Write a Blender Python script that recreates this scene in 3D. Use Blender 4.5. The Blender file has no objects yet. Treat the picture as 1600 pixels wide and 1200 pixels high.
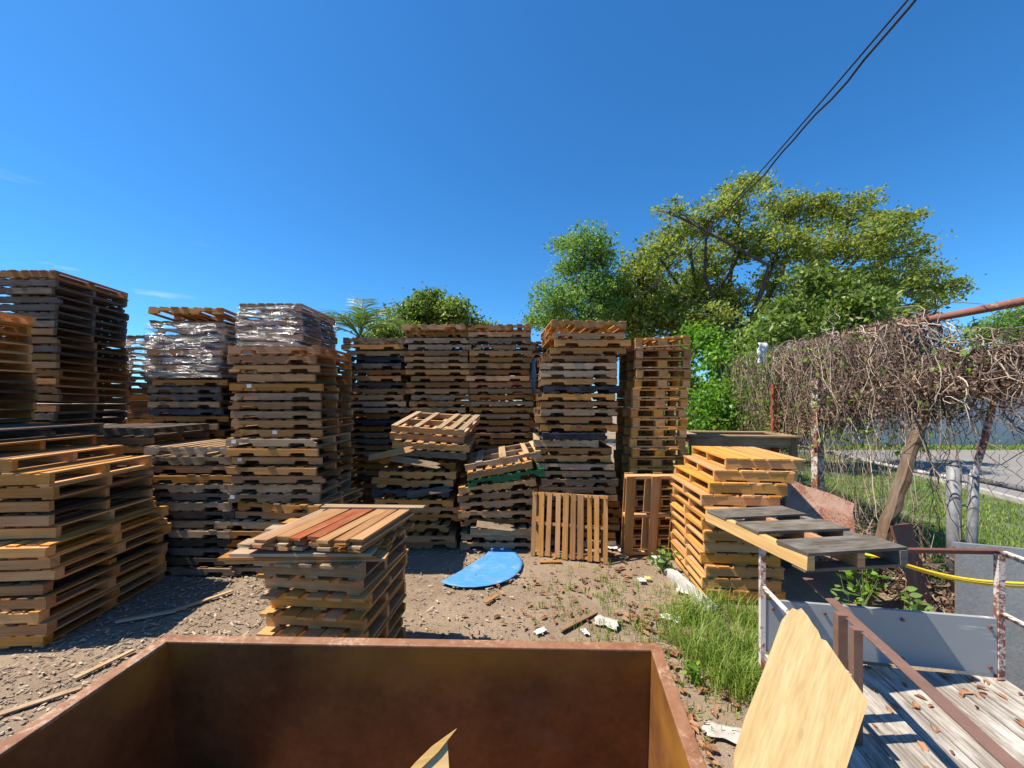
import bpy, math, random
import numpy as np
from mathutils import Vector, Matrix, Euler, noise
R = math.radians
rnd = random.Random(7)
rng = np.random.default_rng(7)
C = bpy.context.scene.collection
S = bpy.context.scene

# ---------------------------------------------------------------- camera, sky, sun, exposure
CAMH = 2.35
F = 610.0
cam = bpy.data.cameras.new('camera')
cam.sensor_width = 36.0
cam.lens = 36.0 * F / 1600.0
cam.shift_y = 25.0 / 1600.0
cam.clip_start = 0.05
cam.clip_end = 4000
co = bpy.data.objects.new('camera', cam)
co.location = (0, 0, CAMH)
co.rotation_euler = (R(90), 0, 0)
C.objects.link(co)
S.camera = co

SUN = Vector((0.60, 0.055, -1.0)).normalized()          # the way the light travels
sun_el = math.asin(-SUN.z)
sun_az = math.atan2(-SUN.x, -SUN.y)                       # compass angle from +Y towards +X
w = bpy.data.worlds.new('World')
S.world = w
w.use_nodes = True
nt = w.node_tree
bg = nt.nodes['Background']
sky = nt.nodes.new('ShaderNodeTexSky')
sky.sky_type = 'NISHITA'
sky.sun_disc = False
sky.sun_elevation = sun_el
sky.sun_rotation = sun_az
sky.altitude = 0
sky.air_density = 1.0
sky.dust_density = 0.3
sky.ozone_density = 3.0
hs = nt.nodes.new('ShaderNodeHueSaturation')
hs.inputs['Saturation'].default_value = 1.06
hs.inputs['Value'].default_value = 1.0
tint = nt.nodes.new('ShaderNodeMix'); tint.data_type = 'RGBA'; tint.blend_type = 'MULTIPLY'
tint.inputs['Factor'].default_value = 1.0; tint.inputs['B'].default_value = (0.53, 0.975, 1.32, 1)
nt.links.new(sky.outputs[0], tint.inputs['A'])
nt.links.new(tint.outputs['Result'], hs.inputs['Color'])
# thin wisps of high cloud low in the west
tc = nt.nodes.new('ShaderNodeTexCoord')
mp = nt.nodes.new('ShaderNodeMapping'); mp.inputs['Scale'].default_value = (2.2, 2.2, 16.0)
mp.inputs['Rotation'].default_value = (R(6), R(4), 0)
cn = nt.nodes.new('ShaderNodeTexNoise'); cn.inputs['Scale'].default_value = 2.1; cn.inputs['Detail'].default_value = 5
cr = nt.nodes.new('ShaderNodeMapRange'); cr.inputs[1].default_value = 0.60; cr.inputs[2].default_value = 0.80; cr.inputs[4].default_value = 0.8
sx = nt.nodes.new('ShaderNodeSeparateXYZ')
m1 = nt.nodes.new('ShaderNodeMapRange'); m1.inputs[1].default_value = -0.55; m1.inputs[2].default_value = -0.75
m2 = nt.nodes.new('ShaderNodeMapRange'); m2.inputs[1].default_value = 0.36; m2.inputs[2].default_value = 0.2
mm = nt.nodes.new('ShaderNodeMath'); mm.operation = 'MULTIPLY'
mm2 = nt.nodes.new('ShaderNodeMath'); mm2.operation = 'MULTIPLY'
mixc = nt.nodes.new('ShaderNodeMix'); mixc.data_type = 'RGBA'
L_ = nt.links.new
L_(tc.outputs['Generated'], mp.inputs[0]); L_(mp.outputs[0], cn.inputs['Vector']); L_(cn.outputs[0], cr.inputs[0])
L_(tc.outputs['Generated'], sx.inputs[0]); L_(sx.outputs[0], m1.inputs[0]); L_(sx.outputs[2], m2.inputs[0])
L_(m1.outputs[0], mm.inputs[0]); L_(m2.outputs[0], mm.inputs[1])
L_(mm.outputs[0], mm2.inputs[0]); L_(cr.outputs[0], mm2.inputs[1])
L_(mm2.outputs[0], mixc.inputs['Factor']); L_(hs.outputs[0], mixc.inputs['A'])
mixc.inputs['B'].default_value = (8.5, 9.0, 9.6, 1)
L_(mixc.outputs['Result'], bg.inputs['Color'])
bg.inputs['Strength'].default_value = 0.086

sl = bpy.data.lights.new('sun', 'SUN')
sl.energy = 5.0
sl.angle = R(0.53)
sl.color = (1.0, 0.89, 0.74)
so = bpy.data.objects.new('sun', sl)
so.rotation_euler = SUN.to_track_quat('-Z', 'Y').to_euler()
so.location = (-6, 1, 10)
C.objects.link(so)
vs = S.view_settings
vs.view_transform = 'Standard'
vs.look = 'None'
vs.gamma = 1
vs.use_curve_mapping = False
vs.exposure = 0.74
S.cycles.max_bounces = 8
S.cycles.transparent_max_bounces = 12

def P(px, py, Y):                                         # where a pixel of the photograph lies at a given distance
    return Vector(((px - 800) / F * Y, Y, CAMH - (py - 625) / F * Y))
def G(px, py, z=0.0):                                     # ... and where it lies on a level at height z
    return P(px, py, (CAMH - z) * F / (py - 625))

# ---------------------------------------------------------------- materials
def newmat(name):
    m = bpy.data.materials.new(name)
    m.use_nodes = True
    n = m.node_tree
    for x in list(n.nodes):
        n.nodes.remove(x)
    out = n.nodes.new('ShaderNodeOutputMaterial')
    b = n.nodes.new('ShaderNodeBsdfPrincipled')
    n.links.new(b.outputs[0], out.inputs[0])
    return m, n, b, out
def ramp(n, stops):
    r = n.nodes.new('ShaderNodeValToRGB')
    el = r.color_ramp.elements
    while len(el) < len(stops):
        el.new(0.5)
    for e, (p, c) in zip(el, stops):
        e.position = p
        e.color = (*c, 1)
    return r
def mix(n, mode, fac, a, b):
    x = n.nodes.new('ShaderNodeMix'); x.data_type = 'RGBA'; x.blend_type = mode
    for s, v in (('Factor', fac), ('A', a), ('B', b)):
        if hasattr(v, 'node'):
            n.links.new(v, x.inputs[s])
        elif s == 'Factor':
            x.inputs[s].default_value = v
        else:
            x.inputs[s].default_value = (*v, 1)
    return x.outputs['Result']
def mathn(n, op, a, b=0.0):
    x = n.nodes.new('ShaderNodeMath'); x.operation = op
    for i, v in enumerate((a, b)):
        if hasattr(v, 'node'):
            n.links.new(v, x.inputs[i])
        else:
            x.inputs[i].default_value = v
    return x.outputs[0]
def noisen(n, vec, scale, detail=4, rough=0.55):
    x = n.nodes.new('ShaderNodeTexNoise')
    x.inputs['Scale'].default_value = scale; x.inputs['Detail'].default_value = detail; x.inputs['Roughness'].default_value = rough
    if vec is not None:
        n.links.new(vec, x.inputs['Vector'])
    return x
def bump(n, b, h, s, d=0.01):
    x = n.nodes.new('ShaderNodeBump'); x.inputs['Strength'].default_value = s; x.inputs['Distance'].default_value = d
    n.links.new(h, x.inputs['Height']); n.links.new(x.outputs[0], b.inputs['Normal'])
def mapn(n, vec, scale):
    x = n.nodes.new('ShaderNodeMapping'); x.inputs['Scale'].default_value = scale
    n.links.new(vec, x.inputs[0])
    return x.outputs[0]

def wood(name, col, dark, grey=(0.25, 0.23, 0.21), greyf=0.25, var=0.3, rough=0.8):
    """Sawn timber: grain along U, every board its own tone, weathered patches, knots."""
    m, n, b, out = newmat(name)
    uv = n.nodes.new('ShaderNodeUVMap')
    oi = n.nodes.new('ShaderNodeObjectInfo')
    ge = n.nodes.new('ShaderNodeNewGeometry')
    rn = mathn(n, 'FRACT', mathn(n, 'ADD', oi.outputs['Random'], ge.outputs['Random Per Island']))
    off = n.nodes.new('ShaderNodeVectorMath'); off.operation = 'ADD'
    cmb = n.nodes.new('ShaderNodeCombineXYZ')
    n.links.new(mathn(n, 'MULTIPLY', rn, 37.0), cmb.inputs[0]); n.links.new(mathn(n, 'MULTIPLY', rn, 91.0), cmb.inputs[1])
    n.links.new(uv.outputs[0], off.inputs[0]); n.links.new(cmb.outputs[0], off.inputs[1])
    v = off.outputs[0]
    g1 = noisen(n, mapn(n, v, (2.0, 55.0, 1)), 1.0, 4, 0.6)
    g2 = noisen(n, mapn(n, v, (1.2, 9.0, 1)), 1.0, 3, 0.5)
    st = noisen(n, mapn(n, v, (2.6, 7.0, 1)), 1.3, 5, 0.65)
    c = mix(n, 'MIX', ramp_out(n, g1.outputs[0], 0.35, 0.72), dark, col)
    c = mix(n, 'MULTIPLY', 0.55, c, ramp3(n, g2.outputs[0], (0.55, 0.5, 0.45), (1.15, 1.12, 1.08)))
    gf = mathn(n, 'MULTIPLY', ramp_out(n, st.outputs[0], 0.45, 0.7), greyf * 2)
    c = mix(n, 'MIX', gf, c, grey)
    # knots and dark stains
    vo = n.nodes.new('ShaderNodeTexVoronoi'); vo.inputs['Scale'].default_value = 1.0
    n.links.new(mapn(n, v, (3.1, 9.0, 1)), vo.inputs['Vector'])
    kn = ramp_out(n, vo.outputs['Distance'], 0.13, 0.06)
    c = mix(n, 'MIX', mathn(n, 'MULTIPLY', kn, 0.6), c, tuple(x * 0.4 for x in dark))
    tone = n.nodes.new('ShaderNodeMapRange')
    tone.inputs[3].default_value = 1 - var; tone.inputs[4].default_value = 1 + var
    n.links.new(rn, tone.inputs[0])
    h = n.nodes.new('ShaderNodeHueSaturation')
    n.links.new(c, h.inputs['Color']); n.links.new(tone.outputs[0], h.inputs['Value'])
    sat = n.nodes.new('ShaderNodeMapRange'); sat.inputs[3].default_value = 0.9; sat.inputs[4].default_value = 1.12
    n.links.new(mathn(n, 'FRACT', mathn(n, 'MULTIPLY', rn, 7.31)), sat.inputs[0])
    n.links.new(sat.outputs[0], h.inputs['Saturation'])
    n.links.new(h.outputs[0], b.inputs['Base Color'])
    b.inputs['Roughness'].default_value = rough
    b.inputs['Specular IOR Level'].default_value = 0.25
    bump(n, b, g1.outputs[0], 0.35, 0.003)
    return m
def ramp_out(n, val, lo, hi):
    x = n.nodes.new('ShaderNodeMapRange'); x.inputs[1].default_value = lo; x.inputs[2].default_value = hi
    n.links.new(val, x.inputs[0])
    return x.outputs[0]
def ramp3(n, val, a, b):
    r = ramp(n, [(0.3, a), (0.7, b)])
    n.links.new(val, r.inputs[0])
    return r.outputs[0]

W = {
 'blond': wood('blond_pine', (0.68, 0.375, 0.13), (0.52, 0.26, 0.08), (0.46, 0.32, 0.16), 0.15, 0.16),
 'lemon': wood('fresh_yellow_pine', (0.74, 0.50, 0.21), (0.60, 0.37, 0.13), (0.55, 0.40, 0.2), 0.12, 0.08),
 'gap_shade':  wood('shade_darkened_deck_boards', (0.17, 0.092, 0.045), (0.09, 0.048, 0.024), (0.17, 0.12, 0.08), 0.28, 0.45),  # shade of the gaps between pallets, put into the deck board colour
 'tan':   wood('tan_pine', (0.56, 0.30, 0.11), (0.37, 0.18, 0.06), (0.40, 0.27, 0.14), 0.28, 0.28),
 'pale':  wood('pale_pine', (0.52, 0.38, 0.23), (0.36, 0.24, 0.13), (0.44, 0.36, 0.26), 0.35, 0.25),
 'brown': wood('brown_timber', (0.47, 0.23, 0.078), (0.28, 0.125, 0.042), (0.36, 0.225, 0.115), 0.28, 0.33),
 'grey':  wood('grey_weathered_timber', (0.41, 0.285, 0.165), (0.25, 0.165, 0.09), (0.44, 0.34, 0.23), 0.33, 0.3),
 'dark':  wood('dark_weathered_timber', (0.16, 0.12, 0.088), (0.09, 0.066, 0.048), (0.19, 0.16, 0.13), 0.35, 0.35),
 'green': wood('green_painted_timber', (0.035, 0.21, 0.07), (0.02, 0.14, 0.045), (0.05, 0.15, 0.06), 0.2, 0.1),
 'red':   wood('orange_red_painted_timber', (0.42, 0.13, 0.055), (0.28, 0.075, 0.032), (0.36, 0.20, 0.11), 0.4, 0.2),
 'crimson': wood('crimson_painted_timber', (0.32, 0.022, 0.03), (0.24, 0.015, 0.02), (0.3, 0.06, 0.05), 0.15, 0.1),
 'navy':  wood('dark_blue_painted_timber', (0.060, 0.072, 0.095), (0.035, 0.042, 0.058), (0.13, 0.13, 0.13), 0.3, 0.15),
 'black': wood('black_stained_timber', (0.045, 0.045, 0.05), (0.025, 0.025, 0.028), (0.1, 0.1, 0.1), 0.3, 0.2),
 'slate': wood('slate_grey_planks', (0.19, 0.165, 0.13), (0.085, 0.072, 0.055), (0.25, 0.23, 0.20), 0.4, 0.25),
 'deck':  wood('bleached_deck_planks', (0.48, 0.45, 0.40), (0.16, 0.14, 0.12), (0.60, 0.57, 0.52), 0.45, 0.16),
 'post':  wood('rough_brown_post', (0.25, 0.17, 0.10), (0.10, 0.065, 0.04), (0.26, 0.21, 0.16), 0.3, 0.15),
}

def plain(name, col, rough=0.7, metal=0.0, var=0.2, scale=6.0, bumpk=0.0):
    m, n, b, out = newmat(name)
    tcn = n.nodes.new('ShaderNodeTexCoord')
    no = noisen(n, tcn.outputs['Object'], scale, 6, 0.6)
    lo = tuple(c * (1 - var) for c in col); hi = tuple(min(1, c * (1 + var)) for c in col)
    n.links.new(ramp3(n, no.outputs[0], lo, hi), b.inputs['Base Color'])
    b.inputs['Roughness'].default_value = rough
    b.inputs['Metallic'].default_value = metal
    if bumpk:
        bump(n, b, no.outputs[0], bumpk)
    return m

def rust(name, c1, c2, c3, scale=5.0, lo=0.4, hi=0.62, rough=0.75, paint=None):
    """Rusty or flaking steel: two rusts, a third colour in flakes."""
    m, n, b, out = newmat(name)
    tcn = n.nodes.new('ShaderNodeTexCoord')
    v = tcn.outputs['Object']
    a = noisen(n, v, scale, 8, 0.65); d = noisen(n, v, scale * 4.3, 6, 0.7); e = noisen(n, v, scale * 0.35, 3, 0.5)
    c = mix(n, 'MIX', ramp_out(n, a.outputs[0], 0.35, 0.65), c1, c2)
    f = mathn(n, 'ADD', mathn(n, 'MULTIPLY', d.outputs[0], 0.55), mathn(n, 'MULTIPLY', e.outputs[0], 0.45))
    c = mix(n, 'MIX', ramp_out(n, f, lo, hi), c, c3)
    n.links.new(c, b.inputs['Base Color'])
    b.inputs['Roughness'].default_value = rough
    bump(n, b, d.outputs[0], 0.3, 0.004)
    return m

def leafmat(name, a, b2, trans=0.35, rough=0.5):
    m, n, b, out = newmat(name)
    ge = n.nodes.new('ShaderNodeNewGeometry')
    r = ramp(n, [(0.0, a), (0.55, tuple((x + y) / 2 for x, y in zip(a, b2))), (1.0, b2)])
    n.links.new(ge.outputs['Random Per Island'], r.inputs[0])
    n.links.new(r.outputs[0], b.inputs['Base Color'])
    b.inputs['Roughness'].default_value = rough
    b.inputs['Specular IOR Level'].default_value = 0.3
    t = n.nodes.new('ShaderNodeBsdfTranslucent')
    sc = n.nodes.new('ShaderNodeHueSaturation'); sc.inputs['Value'].default_value = 1.6; sc.inputs['Saturation'].default_value = 1.1
    n.links.new(r.outputs[0], sc.inputs['Color']); n.links.new(sc.outputs[0], t.inputs[0])
    ms = n.nodes.new('ShaderNodeMixShader'); ms.inputs[0].default_value = trans
    n.links.new(b.outputs[0], ms.inputs[1]); n.links.new(t.outputs[0], ms.inputs[2])
    n.links.new(ms.outputs[0], out.inputs[0])
    return m

# ---------------------------------------------------------------- mesh helper
class MB:
    def __init__(s):
        s.v = []; s.f = []; s.uv = []; s.mi = []
    def quad_uv(s, idx, ax):
        co = [s.v[i] for i in idx]
        o = [k for k in range(3) if k != ax]
        return co, o
    def face(s, idx, uvs, mi=0):
        s.f.append(tuple(idx)); s.uv.extend(uvs); s.mi.append(mi)
    def box(s, lo, hi, M=None, ax=None, jit=0.0, mi=0, r=rnd):
        lo = Vector(lo); hi = Vector(hi); d = hi - lo
        if ax is None:
            ax = max(range(3), key=lambda k: d[k])
        base = len(s.v)
        P0 = []
        for i in range(8):
            p = Vector((hi[0] if i & 1 else lo[0], hi[1] if i & 2 else lo[1], hi[2] if i & 4 else lo[2]))
            if jit:
                p += Vector((r.uniform(-jit, jit), r.uniform(-jit, jit), r.uniform(-jit, jit) * 0.5))
            P0.append(p)
            s.v.append(tuple(M @ p) if M else tuple(p))
        for q in ((0, 2, 3, 1), (4, 5, 7, 6), (0, 1, 5, 4), (2, 6, 7, 3), (0, 4, 6, 2), (1, 3, 7, 5)):
            pts = [P0[i] for i in q]
            ext = [max(p[k] for p in pts) - min(p[k] for p in pts) for k in range(3)]
            o = [k for k in range(3) if k != ax]
            if ext[ax] > 0.02 * d[ax] or d[ax] == 0:
                k2 = max(o, key=lambda k: ext[k])
                uvs = [(p[ax], p[k2] + 0.37 * P0[0][o[0]] + (0.21 if k2 == o[0] else 0)) for p in pts]
            else:
                uvs = [(p[o[0]] * 0.2, p[o[1]]) for p in pts]
            s.face([base + i for i in q], uvs, mi)
        return s
    def poly(s, prof, y0, y1, M=None, mi=0):
        """prof: closed (x, z) outline, extruded along y"""
        n = len(prof); b = len(s.v)
        for y in (y0, y1):
            for x, z in prof:
                p = Vector((x, y, z)); s.v.append(tuple(M @ p) if M else tuple(p))
        s.face([b + i for i in range(n)], [(x, z) for x, z in prof], mi)
        s.face([b + n + i for i in reversed(range(n))], [(x, z + 0.5) for x, z in reversed(prof)], mi)
        for i in range(n):
            j = (i + 1) % n
            (xa, za), (xb, zb) = prof[i], prof[j]
            s.face([b + j, b + i, b + n + i, b + n + j], [(xb, y0 + zb), (xa, y0 + za), (xa, y1 + za), (xb, y1 + zb)], mi)
        return s
    def tube(s, pts, r, sides=6, cap=True, mi=0, r1=None):
        pts = [Vector(p) for p in pts]; n = len(pts); b = len(s.v)
        L = 0; a = None
        for i, p in enumerate(pts):
            t = (pts[min(i + 1, n - 1)] - pts[max(i - 1, 0)])
            t = t.normalized() if t.length > 1e-9 else Vector((0, 0, 1))
            if a is None:
                a = t.cross(Vector((0, 0, 1)) if abs(t.z) < 0.92 else Vector((1, 0, 0)))
            a = a - t * a.dot(t)
            a = a.normalized() if a.length > 1e-6 else t.orthogonal().normalized()
            c = t.cross(a)
            rr = r if r1 is None else r + (r1 - r) * i / max(1, n - 1)
            for k in range(sides):
                th = 2 * math.pi * k / sides
                s.v.append(tuple(p + (a * math.cos(th) + c * math.sin(th)) * rr))
        for i in range(n - 1):
            dl = (pts[i + 1] - pts[i]).length
            for k in range(sides):
                k2 = (k + 1) % sides
                s.face([b + i * sides + k, b + i * sides + k2, b + (i + 1) * sides + k2, b + (i + 1) * sides + k],
                       [(L, k * .05), (L, k * .05 + .05), (L + dl, k * .05 + .05), (L + dl, k * .05)], mi)
            L += dl
        if cap:
            s.face([b + k for k in reversed(range(sides))], [(0, 0)] * sides, mi)
            s.face([b + (n - 1) * sides + k for k in range(sides)], [(0, 0)] * sides, mi)
        return s
    def mesh(s, name, mats, smooth=False):
        me = bpy.data.meshes.new(name)
        me.from_pydata(s.v, [], s.f)
        uv = me.uv_layers.new(name='UVMap')
        uv.data.foreach_set('uv', np.array(s.uv, dtype=np.float32).ravel())
        for m in (mats if isinstance(mats, (list, tuple)) else [mats]):
            me.materials.append(m)
        if any(s.mi):
            me.polygons.foreach_set('material_index', np.array(s.mi, dtype=np.int32))
        if smooth:
            me.polygons.foreach_set('use_smooth', np.ones(len(me.polygons), dtype=bool))
        me.update()
        return me
    def obj(s, name, mats, parent=None, smooth=False, **k):
        return link(name, s.mesh(name, mats, smooth), parent, **k)

def link(name, data, parent=None, mw=None, **props):
    o = bpy.data.objects.new(name, data)
    C.objects.link(o)
    if parent is not None:
        o.parent = parent
    if mw is not None:
        o.matrix_basis = mw
    for k, v in props.items():
        o[k] = v
    return o
def tag(o, label, cat, group=None, kind=None):
    o['label'] = label; o['category'] = cat
    if group: o['group'] = group
    if kind: o['kind'] = kind
    return o
def thing(name, label, cat, M=None, group=None):
    o = bpy.data.objects.new(name, None)
    o.empty_display_size = 0.1
    C.objects.link(o)
    if M is not None:
        o.matrix_basis = M
    return tag(o, label, cat, group)
def T(x, y, z, rz=0, rx=0, ry=0):
    return Matrix.Translation((x, y, z)) @ Matrix.Rotation(R(rz), 4, 'Z') @ Matrix.Rotation(R(ry), 4, 'Y') @ Matrix.Rotation(R(rx), 4, 'X')

def cards(name, centers, size, mats, parent=None, flat=0.0, aspect=0.5, droop=None, kind=None, fine=False, curl=.15):
    """Many small pointed leaves, each a folded pair of faces."""
    c = np.asarray(centers, dtype=np.float64); n = len(c)
    size = np.broadcast_to(np.asarray(size, dtype=np.float64), (n,))
    d = rng.normal(size=(n, 3)); d[:, 2] *= (1 - flat)
    if droop is not None:
        d += np.asarray(droop)
    d /= np.linalg.norm(d, axis=1)[:, None]
    u = rng.normal(size=(n, 3))
    if flat:
        u = u * (1 - flat) + np.cross(d, np.array([0, 0, 1.0])) * flat * 2
    s = u - (u * d).sum(1)[:, None] * d
    s /= np.linalg.norm(s, axis=1)[:, None] + 1e-9
    nn = np.cross(d, s)
    L = size[:, None]; Wd = L * aspect * 0.5
    if fine:
        v = np.empty((n, 6, 3)); cv = nn * L * curl
        v[:, 0] = c - d * L * .5 + cv * .5
        v[:, 1] = c - d * L * .16 + s * Wd * .95 + nn * Wd * .3
        v[:, 2] = c + d * L * .2 + s * Wd * .8 + nn * Wd * .3
        v[:, 3] = c + d * L * .5 + cv
        v[:, 4] = c + d * L * .2 - s * Wd * .8 + nn * Wd * .3
        v[:, 5] = c - d * L * .16 - s * Wd * .95 + nn * Wd * .3
        idx = np.arange(n * 6).reshape(n, 6)
        tri = np.concatenate([idx[:, [0, 1, 2]], idx[:, [0, 2, 3]], idx[:, [0, 3, 4]], idx[:, [0, 4, 5]]], axis=1).reshape(-1, 3)
        return rawmesh(name, v.reshape(-1, 3), tri, mats, parent, kind)
    v = np.empty((n, 4, 3))
    v[:, 0] = c - d * L * 0.5
    v[:, 1] = c + s * Wd + nn * Wd * 0.35
    v[:, 2] = c + d * L * 0.5
    v[:, 3] = c - s * Wd + nn * Wd * 0.35
    idx = np.arange(n * 4).reshape(n, 4)
    tri = np.concatenate([idx[:, [0, 1, 2]], idx[:, [0, 2, 3]]], axis=1).reshape(-1, 3)
    return rawmesh(name, v.reshape(-1, 3), tri, mats, parent, kind)
def rawmesh(name, v, f, mats, parent=None, kind=None, smooth=False):
    v = np.ascontiguousarray(v, dtype=np.float32); f = np.ascontiguousarray(f, dtype=np.int32)
    me = bpy.data.meshes.new(name)
    k = f.shape[1]
    me.vertices.add(len(v)); me.vertices.foreach_set('co', v.ravel())
    me.loops.add(f.size); me.loops.foreach_set('vertex_index', f.ravel())
    me.polygons.add(len(f)); me.polygons.foreach_set('loop_start', np.arange(0, f.size, k, dtype=np.int32))
    try:
        me.polygons.foreach_set('loop_total', np.full(len(f), k, dtype=np.int32))
    except Exception:
        pass
    if smooth:
        me.polygons.foreach_set('use_smooth', np.ones(len(f), dtype=bool))
    for m in (mats if isinstance(mats, (list, tuple)) else [mats]):
        me.materials.append(m)
    me.update(calc_edges=True)
    o = link(name, me, parent)
    if kind:
        o['kind'] = kind
    return o

# ---------------------------------------------------------------- ground
def fence_x(Y):                                           # the boundary fence runs away from us along this line
    return 4.353 + 0.16 * Y
def hills(x, y):
    return 0.030 * noise.noise(Vector((x * 0.9, y * 0.9, 0))) + 0.016 * noise.noise(Vector((x * 3.1, y * 3.1, 3)))
def axis(lo, hi, step, far):
    a = list(np.arange(lo, hi + 1e-6, step))
    g = step; x = hi
    up = []
    while x < far:
        g *= 1.5; x += g; up.append(x)
    g = step; x = lo; dn = []
    while x > -far:
        g *= 1.5; x -= g; dn.append(x)
    return np.array(dn[::-1] + a + up)
gx = axis(-8, 8, 0.11, 1800); gy = axis(-2, 12, 0.11, 1800)
X, Yg = np.meshgrid(gx, gy)
Z = np.zeros_like(X)
for i in range(X.shape[0]):
    for j in range(X.shape[1]):
        x, y = X[i, j], Yg[i, j]
        if -9 < x < 9 and -3 < y < 13:
            f = min(1, (9 - abs(x)) / 1.5, (13 - y) / 1.5, (y + 3))
            Z[i, j] = hills(x, y) * max(0, f) * (1.0 if x < fence_x(y) - 0.3 else 0.2) - 0.02
        else:
            Z[i, j] = -0.02
Z = np.minimum(Z, 0.012)
nx = X.shape[1]
ii = np.arange(X.shape[0] - 1)[:, None] * nx + np.arange(nx - 1)[None, :]
ii = ii.ravel()
quads = np.stack([ii, ii + 1, ii + nx + 1, ii + nx], 1)
m, n, b, out = newmat('dirt')
ge = n.nodes.new('ShaderNodeNewGeometry'); pos = ge.outputs['Position']
n1 = noisen(n, pos, 0.9, 6, 0.6); n2 = noisen(n, pos, 9.0, 8, 0.7); n3 = noisen(n, pos, 70.0, 4, 0.7)
c = mix(n, 'MIX', ramp_out(n, n1.outputs[0], 0.38, 0.62), (0.25, 0.19, 0.135), (0.335, 0.265, 0.195))
c = mix(n, 'MIX', mathn(n, 'MULTIPLY', ramp_out(n, n2.outputs[0], 0.5, 0.75), 0.65), c, (0.17, 0.125, 0.085))
c = mix(n, 'MULTIPLY', 0.75, c, ramp3(n, n3.outputs[0], (0.6, 0.58, 0.55), (1.25, 1.22, 1.18)))
vo = n.nodes.new('ShaderNodeTexVoronoi'); vo.inputs['Scale'].default_value = 26
n.links.new(pos, vo.inputs['Vector'])
c = mix(n, 'MIX', mathn(n, 'MULTIPLY', ramp_out(n, vo.outputs['Distance'], 0.18, 0.08), 0.3), c, (0.44, 0.38, 0.31))
n.links.new(c, b.inputs['Base Color']); b.inputs['Roughness'].default_value = 0.95; b.inputs['Specular IOR Level'].default_value = 0.1
hh = mathn(n, 'ADD', n2.outputs[0], mathn(n, 'MULTIPLY', n3.outputs[0], 0.4))
bump(n, b, hh, 0.9, 0.03)
ground = rawmesh('ground', np.stack([X, Yg, Z], -1).reshape(-1, 3), quads, m, smooth=True)
ground['kind'] = 'structure'

# ---------------------------------------------------------------- beyond the fence: verge, road, kerb, wall
def sheet(name, pts, z, mat, thick=0.0):
    bm = MB()
    prof = pts
    b0 = len(bm.v)
    for x, y in pts:
        bm.v.append((x, y, z))
    bm.face(range(len(pts)), [(x, y) for x, y in pts])
    if thick:
        for x, y in pts:
            bm.v.append((x, y, z - thick))
        k = len(pts)
        for i in range(k):
            j = (i + 1) % k
            bm.face([b0 + j, b0 + i, b0 + k + i, b0 + k + j], [(0, 0)] * 4)
    o = bm.obj(name, mat)
    o['kind'] = 'structure'
    return o
grassmat = plain('turf', (0.085, 0.115, 0.035), 0.95, 0, 0.5, 4.0, 0.5)
def fx(y): return fence_x(y)
sheet('verge', [(fx(2.0) + .1, 2.0), (60, 2.0), (60, 40), (fx(40) + .1, 40)], 0.014, grassmat)
m, n, b, out = newmat('asphalt')
ge = n.nodes.new('ShaderNodeNewGeometry')
n1 = noisen(n, ge.outputs['Position'], 40, 6, 0.7); n2 = noisen(n, ge.outputs['Position'], 0.8, 5, 0.6)
c = ramp3(n, n1.outputs[0], (0.14, 0.137, 0.132), (0.29, 0.28, 0.265))
c = mix(n, 'MULTIPLY', 0.6, c, ramp3(n, n2.outputs[0], (0.75, 0.74, 0.72), (1.15, 1.13, 1.1)))
n.links.new(c, b.inputs['Base Color']); b.inputs['Roughness'].default_value = 0.9
bump(n, b, n1.outputs[0], 0.4, 0.01)
asphalt = m
e0 = G(1620, 792); e1 = G(1480, 752); e2 = G(1330, 714)
sheet('road', [(e0.x, e0.y), (60, 2.5), (60, 18.2), (e2.x - 1.5, 18.2), (e2.x, e2.y), (e1.x, e1.y)], 0.022, asphalt)
kerbm = plain('pale_concrete', (0.38, 0.365, 0.335), 0.9, 0, 0.2, 8, 0.3)
kb = MB()
d = (Vector((e2.x, e2.y, 0)) - Vector((e0.x, e0.y, 0)))
ang = math.degrees(math.atan2(d.y, d.x))
Lk = d.length
for i in range(int(Lk / 1.0)):
    kb.box((i * 1.0 + 0.005, 0.0, -0.02), (i * 1.0 + 0.995, 0.16, 0.10), M=T(e0.x, e0.y, 0.012, ang))
k = kb.obj('kerb', kerbm); k['kind'] = 'structure'

wallm = plain('blue_grey_render', (0.385, 0.41, 0.405), 0.85, 0, 0.16, 1.3, 0.1)
wt = thing('boundary_wall', 'long blue grey rendered wall on the far side of the road', 'wall', T(26, 19.6, 0))
mb = MB()
for i in range(12):
    x0 = -17 + i * 3.6
    mb = MB().box((x0 + .006, 0, -0.05), (x0 + 3.594, 0.2, 3.1))
    mb.obj('wall_panel', wallm, wt)
MB().box((-17, -0.04, 3.1), (26.2, 0.24, 3.2)).obj('coping', kerbm, wt)

# ---------------------------------------------------------------- pallets
ORD = ['top', 'second', 'third', 'fourth', 'fifth', 'sixth', 'seventh', 'eighth', 'ninth', 'tenth', 'eleventh', 'twelfth', 'thirteenth',
       'fourteenth', 'fifteenth', 'sixteenth', 'seventeenth', 'eighteenth', 'nineteenth', 'twentieth', 'twenty-first', 'twenty-second',
       'twenty-third', 'twenty-fourth', 'twenty-fifth', 'twenty-sixth', 'twenty-seventh', 'twenty-eighth', 'twenty-ninth', 'thirtieth', 'thirty-first']
WORDS = {'blond': 'blond', 'tan': 'tan', 'pale': 'pale', 'brown': 'brown', 'grey': 'weathered grey', 'dark': 'dark weathered', 'green': 'green painted',
         'navy': 'dark blue', 'black': 'black stained', 'slate': 'slate grey', 'crimson': 'crimson'}
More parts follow.
